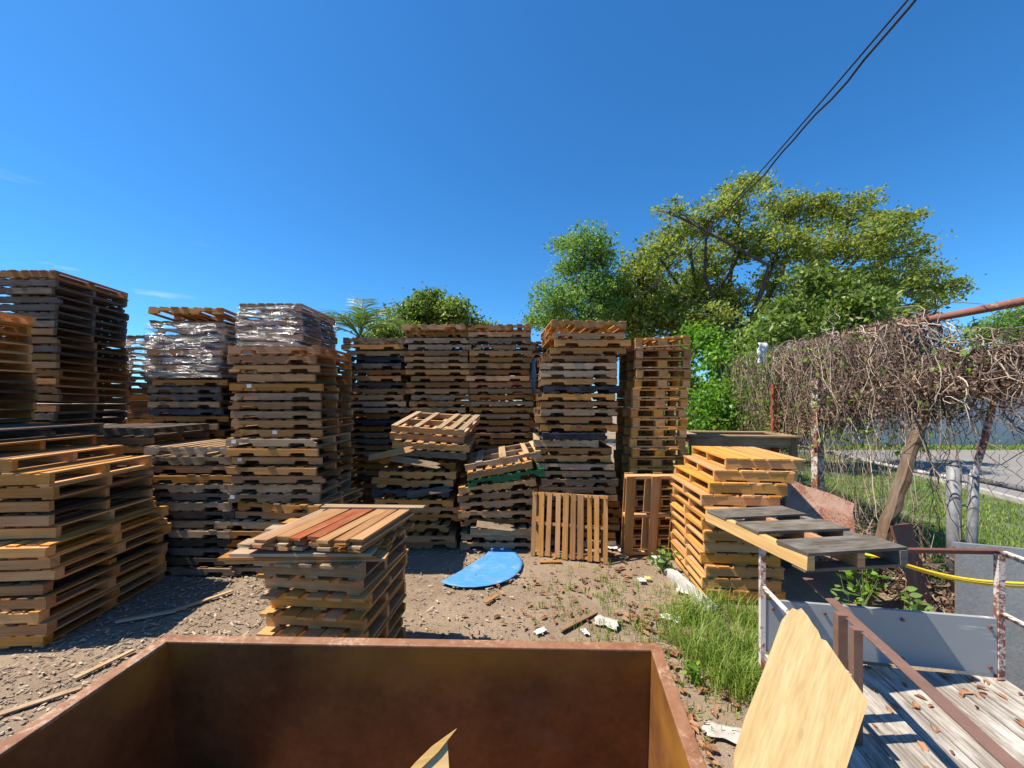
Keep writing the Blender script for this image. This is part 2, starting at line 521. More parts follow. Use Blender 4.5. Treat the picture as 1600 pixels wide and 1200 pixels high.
# type: length of stringers, depth, height, stringer width, deck boards, bottom boards, notch
TY = {
 'gma':   dict(L=1.22, D=1.02, h=0.121, sw=0.04, nb=7, bb=(-.555, -.16, 0.0, .16, .555), bw=.10, t=.016, notch=True),
 'end':   dict(L=1.02, D=1.22, h=0.121, sw=0.04, nb=7, bb=(-.455, 0.0, .455), bw=.10, t=.016, notch=False),
 'solid': dict(L=1.22, D=1.02, h=0.121, sw=0.04, nb=7, bb=(-.555, 0.0, .555), bw=.10, t=.016, notch=False),
 'sq':    dict(L=1.20, D=1.20, h=0.132, sw=0.05, nb=8, bb=(-.54, -.1, .1, .54), bw=.10, t=.018, notch=False),
 'large': dict(L=1.30, D=1.42, h=0.120, sw=0.09, nb=9, bb=(-.60, -.3, 0, .3, .60), bw=.09, t=.017, notch=False),
 'small': dict(L=.80, D=.86, h=0.142, sw=0.05, nb=5, bb=(-.34, 0, .34), bw=.105, t=.020, notch=False),
 'deep':  dict(L=.86, D=1.23, h=0.134, sw=0.045, nb=6, bb=(-.365, 0, .365), bw=.13, t=.020, notch=False),
 'slat':  dict(L=1.14, D=.92, h=0.121, sw=0.04, nb=10, bb=(-.5, 0, .5), bw=.078, t=.016, notch=False),
 'block': dict(L=.88, D=1.00, h=0.155, nb=6, bw=.11, t=.020, blocks=True),
}
MESH = {}
def stringer_mesh(ty, var):
    k = ('s', ty, var)
    if k not in MESH:
        p = TY[ty]; r = random.Random(len(MESH) * 13 + 5)
        L = p['L'] / 2; H = p['h'] - 2 * p['t']; w2 = p['sw'] / 2
        j = lambda a: r.uniform(-a, a)
        if p['notch']:
            nt0, nt1, nd = L - .15 + j(.015), L - .385 + j(.015), .040 + j(.004)
            rr = .022
            prof = [(-L + j(.004), 0), (-nt0, 0), (-nt0 + rr * .5, nd * .8), (-nt0 + rr * 1.3, nd), (-nt1 - rr * 1.3, nd), (-nt1 - rr * .5, nd * .8), (-nt1, 0),
                    (nt1, 0), (nt1 + rr * .5, nd * .8), (nt1 + rr * 1.3, nd), (nt0 - rr * 1.3, nd), (nt0 - rr * .5, nd * .8), (nt0, 0), (L + j(.004), 0)]
        else:
            prof = [(-L + j(.004), 0), (0, j(.0012)), (L + j(.004), 0)]
        top = [(L + j(.004), H), (L * .45, H + j(.0012)), (-L * .3, H + j(.0012)), (-L + j(.004), H)]
        if var == 1:
            top[0:1] = [(L, H * .55), (L - .03, H * .62), (L - .05, H - .002)]       # a split-off corner
        if var == 3:
            top[-1:] = [(-L + .07, H), (-L + .05, H * .5), (-L, H * .42)]
        b = MB().poly(prof + top, -w2, w2)
        MESH[k] = b.mesh('stringer', W['tan'])
    return MESH[k]
def board_mesh(ty, var, bot=False):
    k = ('b', ty, var, bot)
    if k not in MESH:
        p = TY[ty]; r = random.Random(len(MESH) * 7 + 3)
        D = p['D'] / 2; bw = p['bw'] / 2 * (1 if bot else (0.92, 1.0, 1.06, 1.1, .85)[var]); t = p['t']
        if ty in ('small',) and not bot:
            bw = .062 * (0.92, 1.0, 1.06, 1.1, .85)[var]
        j = lambda a: r.uniform(-a, a)
        o = (.004, .012, .016, .003, .02)[var] if not bot else .002
        if ty == 'small' and not bot: o += .055
        # outline in the plane of the board, along y, as (along, across)
        a0, a1 = -D - o + j(.003), D + o + j(.003)
        pr = [(a0 + j(.004), -bw), (0, -bw + j(.003)), (a1 + j(.004), -bw)]
        if var == 2 and not bot:
            pr += [(a1 - .03, -bw * .3), (a1 + .004, bw * .1)]
        if var == 4 and not bot:
            pr += [(a1 - .08, bw * .2), (a1 - .2, bw * .55)]
        pr += [(a1 + j(.004), bw * (1 if var != 4 else .7)), (0, bw + j(.003)), (a0 + j(.004), bw)]
        if var == 3 and not bot:
            pr += [(a0 + .035, bw * .4), (a0 + .01, 0)]
        b = MB(); n_ = len(pr)
        for z in (0, t):
            for a, c in pr:
                b.v.append((c, a, z))
        b.face([i for i in range(n_)], [(a, c) for a, c in pr])
        b.face([n_ + i for i in reversed(range(n_))], [(a, c + .4) for a, c in reversed(pr)])
        for i in range(n_):
            q = (i + 1) % n_
            (a, c), (a2, c2) = pr[i], pr[q]
            endy = abs(a - a2) < .06
            if endy:
                u = [(a2 * .2, c2), (a * .2, c), (a * .2, c + t), (a2 * .2, c2 + t)]
            else:
                u = [(a2, c2), (a, c), (a, c + t), (a2, c2 + t)]
            b.face([q, i, n_ + i, n_ + q], u)
        MESH[k] = b.mesh('deck_board', W['tan'])
    return MESH[k]
def setmat(o, mat):
    o.material_slots[0].link = 'OBJECT'
    o.material_slots[0].material = mat
def deck_mesh(ty, var, bot):
    """a whole deck joined, for pallets of which only the board ends show"""
    k = ('d', ty, var, bot)
    if k not in MESH:
        p = TY[ty]; r = random.Random(len(MESH) * 3 + 1); b = MB()
        for x, wd in board_xs(p, bot, r):
            if not bot and r.random() < .09 and abs(x) < p['L'] * .4:
                continue
            o0, o1 = r.uniform(-.060, -.012) if r.random() < .82 else r.uniform(.0, .022), r.uniform(-.03, .012)
            b.box((x - wd / 2, -p['D'] / 2 - o0, 0), (x + wd / 2, p['D'] / 2 + o1, p['t']), ax=1, jit=.0025, r=r)
        MESH[k] = b.mesh('deck', W['tan'])
    return MESH[k]
def board_xs(p, bot, r):
    if bot:
        return [(x, p['bw']) for x in p['bb']]
    nb = p['nb']; bw = p['bw'] if p['nb'] >= 7 else .125
    e = p['L'] / 2 - bw / 2
    return [(-e + 2 * e * i / (nb - 1) + (r.uniform(-.012, .012) if 0 < i < nb - 1 else 0), bw) for i in range(nb)]
PAL_GROUP = 'wooden pallets stacked in the yard'
rp = random.Random(21)
def pallet(ty, M, mk, label, fine=False, miss=(), deck_mk=None, name='wooden_pallet', group=PAL_GROUP):
    p = TY[ty]
    root = thing(name, label, 'pallet', M, group)
    mat = W[mk]; dm = W[deck_mk or ('gap_shade' if not fine and mk in ('tan', 'brown', 'grey') and rp.random() < .85 else mk)]  # most aged decks take the darkened wood that deepens the gap shadows
    t = p['t']; L = p['L']; D = p['D']; h = p['h']
    if p.get('blocks'):
        zb = t
        for yy in (-D / 2 + .06, 0, D / 2 - .06):
            o = link('bottom_board', bmesh_box(('bb', ty), (L, .11, t)), root, Matrix.Translation((0, yy, t / 2))); setmat(o, mat)
            for xx, ww in ((-L / 2 + .055, .11), (0, .15), (L / 2 - .055, .11)):
                o = link('block', bmesh_box(('bk', ty, ww), (ww, .11, h - 3 * t)), root, Matrix.Translation((xx, yy, t + (h - 3 * t) / 2))); setmat(o, mat)
            o = link('stringer_board', bmesh_box(('bb', ty), (L, .11, t)), root, Matrix.Translation((0, yy, h - 1.5 * t))); setmat(o, mat)
        if fine:
            for x, wd in board_xs(p, False, rp):
                o = link('deck_board', board_mesh(ty, rp.choice((0, 1, 1, 2))), root, Matrix.Translation((x, 0, h - t))); setmat(o, dm)
        else:
            o = link('deck_boards', deck_mesh(ty, rp.randrange(4), False), root, Matrix.Translation((0, 0, h - t)), kind='stuff'); setmat(o, dm)
        return root
    for i, yy in enumerate((-D / 2 + p['sw'] / 2, 0, D / 2 - p['sw'] / 2)):
        o = link('stringer', stringer_mesh(ty, rp.choice((0, 0, 1, 2, 2, 3)) if p['notch'] else rp.choice((0, 0, 0, 2, 2, 1))), root,
                 Matrix.Translation((0, yy, t)))
        setmat(o, mat)
    if fine:
        for i, (x, wd) in enumerate(board_xs(p, False, rp)):
            if i in miss:
                continue
            v = rp.choice((0, 1, 1, 1, 2, 3, 4))
            o = link('deck_board', board_mesh(ty, v), root, T(x, rp.uniform(-.008, .008) - (.03 if ty == 'small' else 0), h - t, rp.uniform(-.8, .8) * (2 if ty == 'small' else 1))); setmat(o, dm)
        for x in p['bb']:
            o = link('bottom_board', board_mesh(ty, rp.choice((0, 1)), True), root, T(x, 0, 0, rp.uniform(-.5, .5))); setmat(o, dm)
    else:
        o = link('deck_boards', deck_mesh(ty, rp.randrange(6), False), root, Matrix.Translation((0, 0, h - t)), kind='stuff'); setmat(o, dm)
        o = link('bottom_boards', deck_mesh(ty, rp.randrange(3), True), root, None, kind='stuff'); setmat(o, dm)
    return root
def bmesh_box(key, dims):
    if key not in MESH:
        d = [x / 2 for x in dims]
        MESH[key] = MB().box((-d[0], -d[1], -d[2]), d, jit=.002).mesh('block', W['tan'])
    return MESH[key]

hidden = MB()
def hide_pallet(ty, M):
    p = TY[ty]; L = p['L'] / 2; D = p['D'] / 2; t = p['t']; h = p['h']; sw = p.get('sw', .1)
    for yy in (-D + sw / 2, 0, D - sw / 2):
        hidden.box((-L, yy - sw / 2, t), (L, yy + sw / 2, h - t), M, ax=0)
    for x, wd in board_xs(p, False, rnd):
        hidden.box((x - wd / 2, -D, h - t), (x + wd / 2, D, h), M, ax=1)
    for x in p.get('bb', (-.38, 0, .38)):
        hidden.box((x - .05, -D, 0), (x + .05, D, t), M, ax=1)

STK = {}
def stack(desc, ty, cx, yf, n, nvis, pal, rz=0.0, jx=.03, jr=1.6, lean=None, tilt=None, over=None, fine_top=1, fine_all=False, z0=0.0, gap=.002):
    """a stack of n pallets, front face at y = yf; lean(level)->dx,dy,drz; tilt(level)->rx,ry; over: index from the top -> changes"""
    over = over or {}
    r = random.Random(sum(map(ord, desc)))
    keys = [k for k, wt in pal.items() for _ in range(wt)]
    z = z0; prev = (0.0, 0.0)
    D0 = TY[ty]['D']
    roots = []
    for i in range(n):
        top = n - 1 - i
        ov = over.get(top, {})
        t_ = ov.get('ty', ty)
        p = TY[t_]
        dx, dy, dr = lean(i) if lean else (0, 0, 0)
        rx, ry = tilt(i) if tilt else (0, 0)
        rx = ov.get('rx', rx); ry = ov.get('ry', ry)
        drx, dry = rx - prev[0], ry - prev[1]
        z += abs(math.sin(R(drx))) * p['D'] / 2 + abs(math.sin(R(dry))) * p['L'] / 2
        prev = (rx, ry)
        ang = rz + dr + ov.get('rz', 0) + r.gauss(0, jr)
        ox = dx + ov.get('dx', 0) + r.gauss(0, jx); oy = dy + ov.get('dy', 0) + r.gauss(0, jx)
        a = R(rz)
        cxx = cx + math.cos(a) * ox - math.sin(a) * (oy + D0 / 2)
        cyy = yf + math.sin(a) * ox + math.cos(a) * (oy + D0 / 2)
        if rz == 0:
            cyy += 0
        M = T(cxx, cyy, z, ang, rx, ry)
        mk = ov.get('mat', r.choice(keys))
        if top >= nvis:
            hide_pallet(t_, M)
        else:
            extra = ov.get('extra', '')
            lab = f"{WORDS[mk]} pallet{extra}, {ORD[top]}{' one' if top == 0 else ' from top'} of {desc}"
            fine = fine_all or top < fine_top or ov.get('fine', False)
            roots.append((top, pallet(t_, M, mk, lab, fine, ov.get('miss', ()), ov.get('deck')), M, p))
        z += p['h'] * math.cos(R(rx)) * math.cos(R(ry)) + gap
    STK[desc] = roots
    return z

def cxp(px, Y):
    return (px - 800) / F * Y

AGED = dict(brown=6, tan=6, grey=2, dark=1)
AGED2 = dict(brown=6, tan=5, grey=1)
# tallest stack
zA = stack('the tallest stack', 'sq', -7.43 - .6, 6.35, 33, 19, dict(brown=5, dark=3, tan=1), jx=.02, jr=.8,
      tilt=lambda i: (-2.0 if i > 16 else 0, 0), fine_top=2)
# cut off by the frame edge, honey coloured, in front of the tallest
zB = stack('the honey stack in front of the tallest stack', 'solid', -6.32 - .61, 4.15, 28, 13, dict(tan=3, blond=2, brown=2), jx=.05, jr=2.2, fine_top=2)
zC = stack('the low dark stack under the film-wrapped stacks', 'solid', -4.98 - .61, 5.42, 16, 5, dict(dark=3, brown=1), jx=.012, jr=.6, fine_top=1)
# big blond stack at the side of the bin
def leanD(i):
    if i < 8: return (0.0 + .004 * i, 0, 0)
    if i < 13: return (-.02, 0, 0)
    return (-.35, -.05, 1)
stack('the long blond stack beside the rusty bin', 'large', -4.45 - .63, 3.66, 16, 16, dict(tan=3, blond=5), rz=4.5, jx=.022, jr=.9, lean=leanD, fine_top=3,
      over={**{t: dict(ty='sq', dy=-.02 + .04 * (t % 2)) for t in range(3, 8)}, 0: dict(mat='dark', ty='sq', dx=-.45, dy=.2), 1: dict(mat='brown', ty='sq', dx=-.25, dy=-.02),
            2: dict(mat='tan', ty='sq'), 3: dict(ty='sq', mat='blond', fine=True), 4: dict(ty='sq', mat='tan', fine=True), 12: dict(fine=True), 13: dict(fine=True), 14: dict(fine=True), 15: dict(fine=True)})
stack('the low notched stack beside the long blond one', 'gma', -4.36, 5.25, 14, 14, dict(dark=4, grey=2, brown=1), jx=.03, jr=1.5, fine_top=2,
      over={0: dict(mat='grey'), 4: dict(mat='grey', fine=True), 6: dict(mat='grey', fine=True)})
stack('the grey stack glimpsed behind the tallest stack', 'gma', -7.35, 8.0, 30, 9, dict(grey=4, dark=1), jx=.03, jr=1.5)
stack('the film-wrapped stack with a peaked top', 'gma', -5.45, 6.52, 31, 17, dict(grey=4, brown=4, dark=1), jx=.03, jr=1.4,
      over={0: dict(mat='brown', ry=1, rx=-4), 11: dict(mat='dark'), 13: dict(mat='navy')})
stack('the film-wrapped stack with a flat top', 'end', -3.98, 6.42, 32, 7, dict(grey=3, tan=2, brown=1), jx=.02, jr=.8, fine_top=1)
def leanF(i):
    return (-.06 if i < 6 else 0.0, 0, 0)
stack('the tall stack with square white labels', 'gma', -3.16, 5.2, 25, 25, dict(tan=5, brown=5, grey=2), jx=.028, jr=1.4, lean=leanF, fine_top=2,
      over={3: dict(ty='end', mat='tan', dx=.02), 5: dict(mat='grey'), 7: dict(mat='grey'), 10: dict(mat='pale'), 16: dict(mat='grey', fine=True), 15: dict(mat='grey', fine=True),
            17: dict(mat='tan', rz=-9, dx=.12, dy=-.05, fine=True), 18: dict(mat='tan', rz=-4, dx=.05), 19: dict(mat='pale', dx=-.12)})
stack('the back stack beneath the palm', 'gma', -2.67, 7.6, 29, 24, AGED, jx=.035, jr=1.6, over={4: dict(mat='dark'), 3: dict(mat='black'), 10: dict(mat='grey'), 13: dict(mat='black')}, fine_top=1)
stack('the back stack beneath the round tree', 'gma', -1.47, 7.58, 31, 17, AGED, jx=.04, jr=2.0, fine_top=1)
stack('the back stack above the green pallet', 'gma', -.245, 7.6, 31, 20, AGED2, jx=.035, jr=1.8, fine_top=1)
stack('the dim stack deep in the gap', 'gma', .98, 8.9, 30, 14, dict(brown=2, dark=1), jx=.02, jr=.9)
def leanM(i):
    return (.06 * math.sin(i * .33) + (.08 if i > 24 else (-.03 if i > 9 and i < 15 else 0)), 0, 1.5 * math.sin(i * .5))
stack('the tall uneven stack behind the slatted pallet', 'gma', 1.06, 6.22, 29, 29, dict(tan=6, brown=4, grey=2, pale=1), jx=.035, jr=2.0, lean=leanM, fine_top=2,
      over={8: dict(mat='black'), 14: dict(mat='black', ty='end', dx=-.02), 15: dict(mat='pale', ty='end', dx=-.1), 11: dict(mat='grey'), 20: dict(dx=-.02, fine=True), 24: dict(fine=True), 0: dict(rx=-3)})
def leanN(i):
    return (-.10 + .0075 * i, 0, 0)
stack('the tall honey block stack', 'block', 2.38, 6.25, 21, 21, dict(blond=4, tan=1), jx=.012, jr=.9, lean=leanN, fine_top=2, gap=.004,
      over={0: dict(rx=0, ry=-3)})
# stepped blond stack by the grass
def leanO(i):
    return ({11: .30, 10: .185, 9: .06, 8: -.02}.get(i, -.02 if i > 5 else 0.0), {11: .10, 10: .06, 9: .02}.get(i, 0), {11: -3, 10: -2}.get(i, 0))
stack('the stepped blond stack beside the grass', 'deep', 2.24 + .43, 4.5, 12, 12, dict(blond=1), rz=-5.0, jx=.015, jr=.7, lean=leanO, fine_all=True, z0=.02, gap=.003,
      over={4: dict(dy=-.12)})
# collapsing stack
def leanQ(i):
    if i > 9: return (.10, 0, -2)
    return ((-.1 + .05 * math.sin(i * 2.1)), 0, 4 * math.sin(i * 1.7))
def tiltQ(i):
    if i > 9: return (5 + (i - 10) * 2.0, 3.0)
    return [(0, 0), (0, 1), (1, 0), (0, 0), (1, 1), (1, 2), (2, 0), (2, -1), (2, 1), (3, 6)][i]
stack('the collapsing stack', 'gma', -1.40, 6.2, 14, 14, dict(brown=4, dark=2, tan=2), jx=.05, jr=3, lean=leanQ, tilt=tiltQ, fine_top=14,
      over={0: dict(mat='tan', ty='solid', miss=(1, 3), extra=' with wide gaps', deck='pale'), 1: dict(mat='brown', ty='solid', deck='tan'), 2: dict(mat='tan', ty='solid', extra=' stencilled with numbers'), 3: dict(mat='dark', ty='solid'),
            4: dict(mat='brown'), 5: dict(mat='tan'), 7: dict(mat='navy')})
def tiltR(i):
    return (0.5, [0, 0, 0, 0, -1.5, -4, -5.5, -7, -8.5, -9.5, -10][i])
stack('the sagging stack behind the blue sheet', 'gma', -.20, 6.12, 11, 11, dict(brown=4, tan=3, grey=1), jx=.03, jr=1.5, tilt=tiltR, fine_top=11,
      over={2: dict(mat='green', rz=3, dx=.05), 1: dict(mat='tan', ty='end', rz=5), 0: dict(mat='grey', miss=(0, 2, 4), deck='pale', dx=.02, rx=3), 8: dict(mat='grey', ty='end')})
# short stack behind the bin
ztop = stack('the short stack under the loose boards', 'small', -1.52, 3.02, 8, 8, dict(blond=3, tan=1), rz=-5, jx=.012, jr=1.0, fine_all=True,
      over={0: dict(mat='grey', dx=.03, dy=-.1), 1: dict(mat='tan'), 2: dict(mat='blond')})
for xx, hh_ in ((-3.4, 22), (-2.1, 25), (-.8, 25), (.5, 24), (-4.7, 22), (1.9, 16), (-7.4, 31), (-6.0, 29)):     # the row behind the back row
    for i in range(hh_):
        hide_pallet('gma', T(xx + rnd.gauss(0, .02), 9.6 + (1.3 if .3 < xx else 0), i * .123, rnd.gauss(0, 1)))
hp = hidden.obj('buried_pallets', W['brown'])
tag(hp, 'brown pallets low in the back stacks, mostly covered by those in front', 'pallets', None, 'stuff')

# broken boards sticking out of the collapsing stack
for px, py, Y, L, az, ti, mk, lab in ((612, 708, 6.02, .75, -6, -12, 'tan', 'snapped tan board jutting from the upper half of the collapsing stack'),
                                      (650, 722, 5.99, .80, -4, 9, 'grey', 'grey board sloping across the middle of the collapsing stack'),
                                      (610, 752, 6.0, .55, 6, 5, 'brown', 'short brown board low on the front of the collapsing stack'),
                                      (672, 768, 5.99, .70, 3, -8, 'dark', 'dark broken board hanging from the foot of the collapsing stack'),
                                      (775, 822, 6.0, .60, -3, 6, 'grey', 'loose grey board low on the front of the sagging stack')):
    o = MB().poly([(-L / 2, -.05), (L / 2 - .06, -.05), (L / 2, -.02), (L / 2 - .09, .0), (L / 2 - .02, .035), (L / 2 - .1, .05), (-L / 2, .048)], -.009, .009).obj('broken_board', W[mk])
    q = P(px, py, Y); o.matrix_basis = T(q.x, q.y, q.z, az, 0, ti) @ Matrix.Rotation(R(-35), 4, 'X')
    tag(o, lab, 'board')

# single pallets
Mp = T(.845, 5.80, .012, -14) @ Matrix.Rotation(R(80), 4, 'X') @ Matrix.Translation((0, .46, -.06))
pallet('slat', Mp, 'tan', 'tan pallet of ten upright slats leaning on the tall uneven stack', True, deck_mk='tan', group=None)
Mp = T(2.10, 5.93, .012, 1) @ Matrix.Rotation(R(-82), 4, 'X') @ Matrix.Translation((0, -.63, -.07))
pallet('deep', Mp, 'blond', 'honey coloured pallet stood on end with its underside facing out', True, miss=(1, 4), group=None, deck_mk='tan')

# grey-planked pallet that lies on the trailer gate
TY['plank'] = dict(L=1.06, D=.74, h=.135, sw=.05, nb=3, bb=(-.42, 0, .42), bw=.235, t=.020, notch=False)
root = thing('wooden_pallet', 'slate grey pallet of three wide planks lying on the trailer gate', 'pallet', T(2.235, 3.10, 1.225, 7.5 + 90, 0, 0), None)
p = TY['plank']
for yy, mk in ((-.33, 'slate'), (0, 'brown'), (.37, 'lemon')):
    o = link('stringer', MB().box((-.53, -.028, .02), (.53, .028, .115), jit=.003).mesh('stringer', W[mk]), root, Matrix.Translation((0, yy, 0)))
for i, x in enumerate((-.40, 0.0, .38)):
    o = link('deck_board', MB().box((-.125, -.365, 0), (.125, .405, .02), ax=1, jit=.006).mesh('deck_board', W['slate']), root, T(x, 0, .115, (1.2, -.8, .6)[i]))
for x in (-.46, .02, .46):
    link('bottom_board', MB().box((-.055, -.355, 0), (.055, .395, .02), ax=1, jit=.004).mesh('bottom_board', W['dark']), root, T(x, 0, 0))

# square white stickers and the stencil
white = plain('white_paper', (0.78, 0.77, 0.74), 0.6, 0, 0.06, 20)
ink = plain('black_ink', (0.03, 0.028, 0.026), 0.8, 0, 0.1, 20)
for top, x in ((9, -.02), (10, -.5), (12, -.5), (16, -.55), (4, -.35)):
    for t_, root, M, p in STK['the tall stack with square white labels']:
        if t_ == top and p is not TY['end']:
            q = MB().box((x - .03, -p['D'] / 2 - .003, .052), (x + .03, -p['D'] / 2 - .0005, .098))
            q.obj('paper_label', white, root)
redp = plain('red_paint', (.50, .03, .04), .6, 0, .2, 30)
for desc, top, x, wd in (('the back stack above the green pallet', 9, .32, .11), ('the tall uneven stack behind the slatted pallet', 13, .0, .08)):
    for t_, root, M, p in STK[desc]:
        if t_ == top:
            MB().box((x - wd / 2, -p['D'] / 2 - .0025, .058), (x + wd / 2, -p['D'] / 2 - .0005, .102)).obj('paint_mark', redp, root)
for t_, root, M, p in STK['the collapsing stack']:
    if t_ == 2:
        cu = bpy.data.curves.new('stencil', 'FONT'); cu.body = '1120X1120'; cu.size = .062; cu.extrude = .0006; cu.align_x = 'CENTER'
        to = bpy.data.objects.new('stencil_tmp', cu); C.objects.link(to)
        dg = bpy.context.evaluated_depsgraph_get()
        me = bpy.data.meshes.new_from_object(to.evaluated_get(dg)); me.name = 'stencil'
        bpy.data.objects.remove(to)
        me.materials.clear(); me.materials.append(ink)
        link('stencil', me, root, Matrix.Translation((0.05, -p['D'] / 2 - .0015, .036)) @ Matrix.Rotation(R(90), 4, 'X'))


# ---------------------------------------------------------------- loose boards on the short stack
rb = random.Random(5)
BG = 'loose boards piled on the short stack'
def loose_board(M, L, wd, th, mk, label):
    v = MB().box((-L / 2, -wd / 2, 0), (L / 2, wd / 2, th), ax=0, jit=.004, r=rb)
    o = v.obj('loose_board', W[mk])
    o.matrix_basis = M
    return tag(o, label, 'board', BG)
zb = ztop
ROW = ['front', 'second', 'third', 'fourth', 'fifth', 'sixth', 'seventh', 'eighth']
LAY = ['bottom', 'second', 'third']
for l in range(3):
    for k in range(5):
        mk = ('grey', 'tan', 'brown', 'tan', 'brown')[(k + l) % 5] if k else ('tan', 'brown', 'pale')[l]
        loose_board(T(-1.53 + rb.uniform(-.03, .03) - .02 * l, 2.93 + k * .185 + rb.uniform(-.01, .01), zb + l * .0245, rb.uniform(-2, 2) + 1), 1.10 + rb.uniform(-.08, .06), .13, .022, mk,
                    f"{mk} board lying crosswise, {ROW[k]} row, {LAY[l]} layer under the red-topped board pile")
zb += 3 * .0245
for l in range(4):
    for k in range(8):
        if l == 3 and k in (0,):
            continue
        mk = rb.choice(('tan', 'brown', 'tan', 'grey', 'brown', 'pale'))
        if l == 3 and k in (3, 4): mk = 'red'
        if l == 2 and k == 3: mk = 'red'
        if l <= 1 and k == 0: mk = 'crimson'
        if l == 3 and k in (5, 6, 7): mk = ('tan', 'brown', 'tan')[k - 5]
        L = .98 + rb.uniform(-.13, .06)
        xx = -1.90 + k * .112 + rb.uniform(-.006, .006)
        M = T(xx + .05, 3.32 + rb.uniform(-.04, .02), zb + l * .024 + .012, 90 - 7 + rb.uniform(-1.5, 1.5), 0, 0) @ Matrix.Rotation(R(1.8), 4, 'Y')
        cw = {'red': 'orange-red', 'crimson': 'crimson'}.get(mk, mk)
        loose_board(M, L, .095 + rb.uniform(-.012, .004), .021, mk,
                    f"{cw} board lying lengthwise, {ORD[k] if k else 'first'} from the crimson edge, {['bottom', 'second', 'third', 'top'][l]} layer of the pile")
loose_board(T(-1.33, 3.74, zb + .088, -2, 0, 0), .98, .10, .022, 'pale', 'pale board laid across the far ends of the loose boards')

# ---------------------------------------------------------------- blue sheet
out_px = [(688, 908), (704, 899), (722, 889), (742, 876), (758, 866), (768, 856), (774, 848), (786, 850), (795, 856), (806, 862), (814, 871), (817, 879), (814, 888),
          (806, 897), (795, 904), (780, 910), (762, 914), (742, 916), (722, 916), (704, 913)]
pts = [G(x, y, .03) for x, y in out_px]
cen = sum(pts, Vector()) / len(pts)
v = []; f = []; nr = 12; npt = len(pts)
for r_ in range(nr):
    q = (r_ + 1) / nr
    for p in pts:
        a = cen.lerp(p, q)
        z = .018 + .010 * noise.noise(Vector((a.x * 3.2, a.y * 3.2, 1))) + (.006 if q == 1 else 0) * noise.noise(Vector((a.x * 9, a.y * 9, 4)))
        dpk = (Vector((a.x, a.y)) - Vector((pts[6].x, pts[6].y))).length
        z += .09 * max(0, 1 - dpk / .24) + .034 * max(0, noise.noise(Vector((a.x * 5 + a.y * 7, a.y * 2, 8)))) * (1 - q ** 4)
        v.append((a.x, a.y, max(z, .016)))
for r_ in range(nr - 1):
    for k in range(npt):
        k2 = (k + 1) % npt
        f.append((r_ * npt + k2, r_ * npt + k, (r_ + 1) * npt + k, (r_ + 1) * npt + k2))
f.append(tuple(range(npt)))
me = bpy.data.meshes.new('plastic_sheet'); me.from_pydata(v, [], f)
m, n, b, out = newmat('blue_plastic')
tcn = n.nodes.new('ShaderNodeTexCoord')
a1 = noisen(n, tcn.outputs['Object'], 4.5, 7, 0.65); a2 = noisen(n, tcn.outputs['Object'], 30, 4, 0.6)
f1 = mathn(n, 'MULTIPLY', ramp_out(n, a1.outputs[0], 0.54, 0.76), mathn(n, 'MULTIPLY', a2.outputs[0], 1.1))
n.links.new(mix(n, 'MIX', mathn(n, 'ADD', f1, mathn(n, 'MULTIPLY', ramp_out(n, noisen(n, mapn(n, tcn.outputs['Object'], (3, 14, 3)), 2.2, 6, 0.7).outputs[0], 0.5, 0.7), 0.28)), (0.055, 0.25, 0.56), (0.40, 0.42, 0.43)), b.inputs['Base Color'])
b.inputs['Roughness'].default_value = 0.62
me.materials.append(m); me.polygons.foreach_set('use_smooth', [True] * len(me.polygons))
o = link('plastic_sheet', me)
md = o.modifiers.new('thickness', 'SOLIDIFY'); md.thickness = .003; md.offset = 1
tag(o, 'torn blue plastic sheet with a curved edge lying on the dirt', 'sheet')

# ---------------------------------------------------------------- rusty bin in the foreground
m, n, b, out = newmat('rusty_bin_wall')
tcn = n.nodes.new('ShaderNodeTexCoord'); v_ = tcn.outputs['Object']
a1 = noisen(n, v_, 3.0, 7, 0.6); a2 = noisen(n, v_, 1.1, 4, 0.5); a3 = noisen(n, v_, 25, 5, 0.65)
c = mix(n, 'MIX', ramp_out(n, a1.outputs[0], 0.35, 0.65), (0.12, 0.046, 0.012), (0.21, 0.088, 0.027))
c = mix(n, 'MULTIPLY', 0.6, c, ramp3(n, a3.outputs[0], (0.65, 0.65, 0.65), (1.3, 1.25, 1.2)))
sx = n.nodes.new('ShaderNodeSeparateXYZ'); n.links.new(v_, sx.inputs[0])
edge = ramp_out(n, mathn(n, 'ADD', sx.outputs[2], mathn(n, 'MULTIPLY', a1.outputs[0], 0.35)), 1.16, 1.34)
och = mathn(n, 'MULTIPLY', edge, ramp_out(n, a2.outputs[0], 0.45, 0.58))
c = mix(n, 'MIX', mathn(n, 'MULTIPLY', och, 0.8), c, (0.34, 0.15, 0.018))
dust = mathn(n, 'MULTIPLY', ramp_out(n, noisen(n, v_, 1.7, 4, 0.6).outputs[0], 0.60, 0.75), 0.35)
c = mix(n, 'MIX', dust, c, (0.22, 0.16, 0.13))
n.links.new(c, b.inputs['Base Color']); b.inputs['Roughness'].default_value = 0.5; b.inputs['Specular IOR Level'].default_value = 0.4
bump(n, b, a3.outputs[0], 0.25, 0.004)
binm = m
rimm = rust('rusty_rim', (0.30, 0.15, 0.075), (0.19, 0.075, 0.03), (0.42, 0.28, 0.18), 9, 0.5, 0.6, 0.6)
BW = thing('steel_bin', 'open-topped rusty steel bin with a thin flanged rim before the short stack', 'bin', T(0, 0, 0, -1.6))
xl, xr, yb, yf_, zt = -1.70, .615, 1.815, -1.6, 1.22
ew = MB().box((xl + .03, yb - .03, .12), (xr - .03, yb, zt - .014))
ew.v = [(x, y + (zt - z) * .085, z) for x, y, z in ew.v]                # foot pushed outward so the sun leaves the inner face shaded
ew.obj('end_wall', binm, BW)
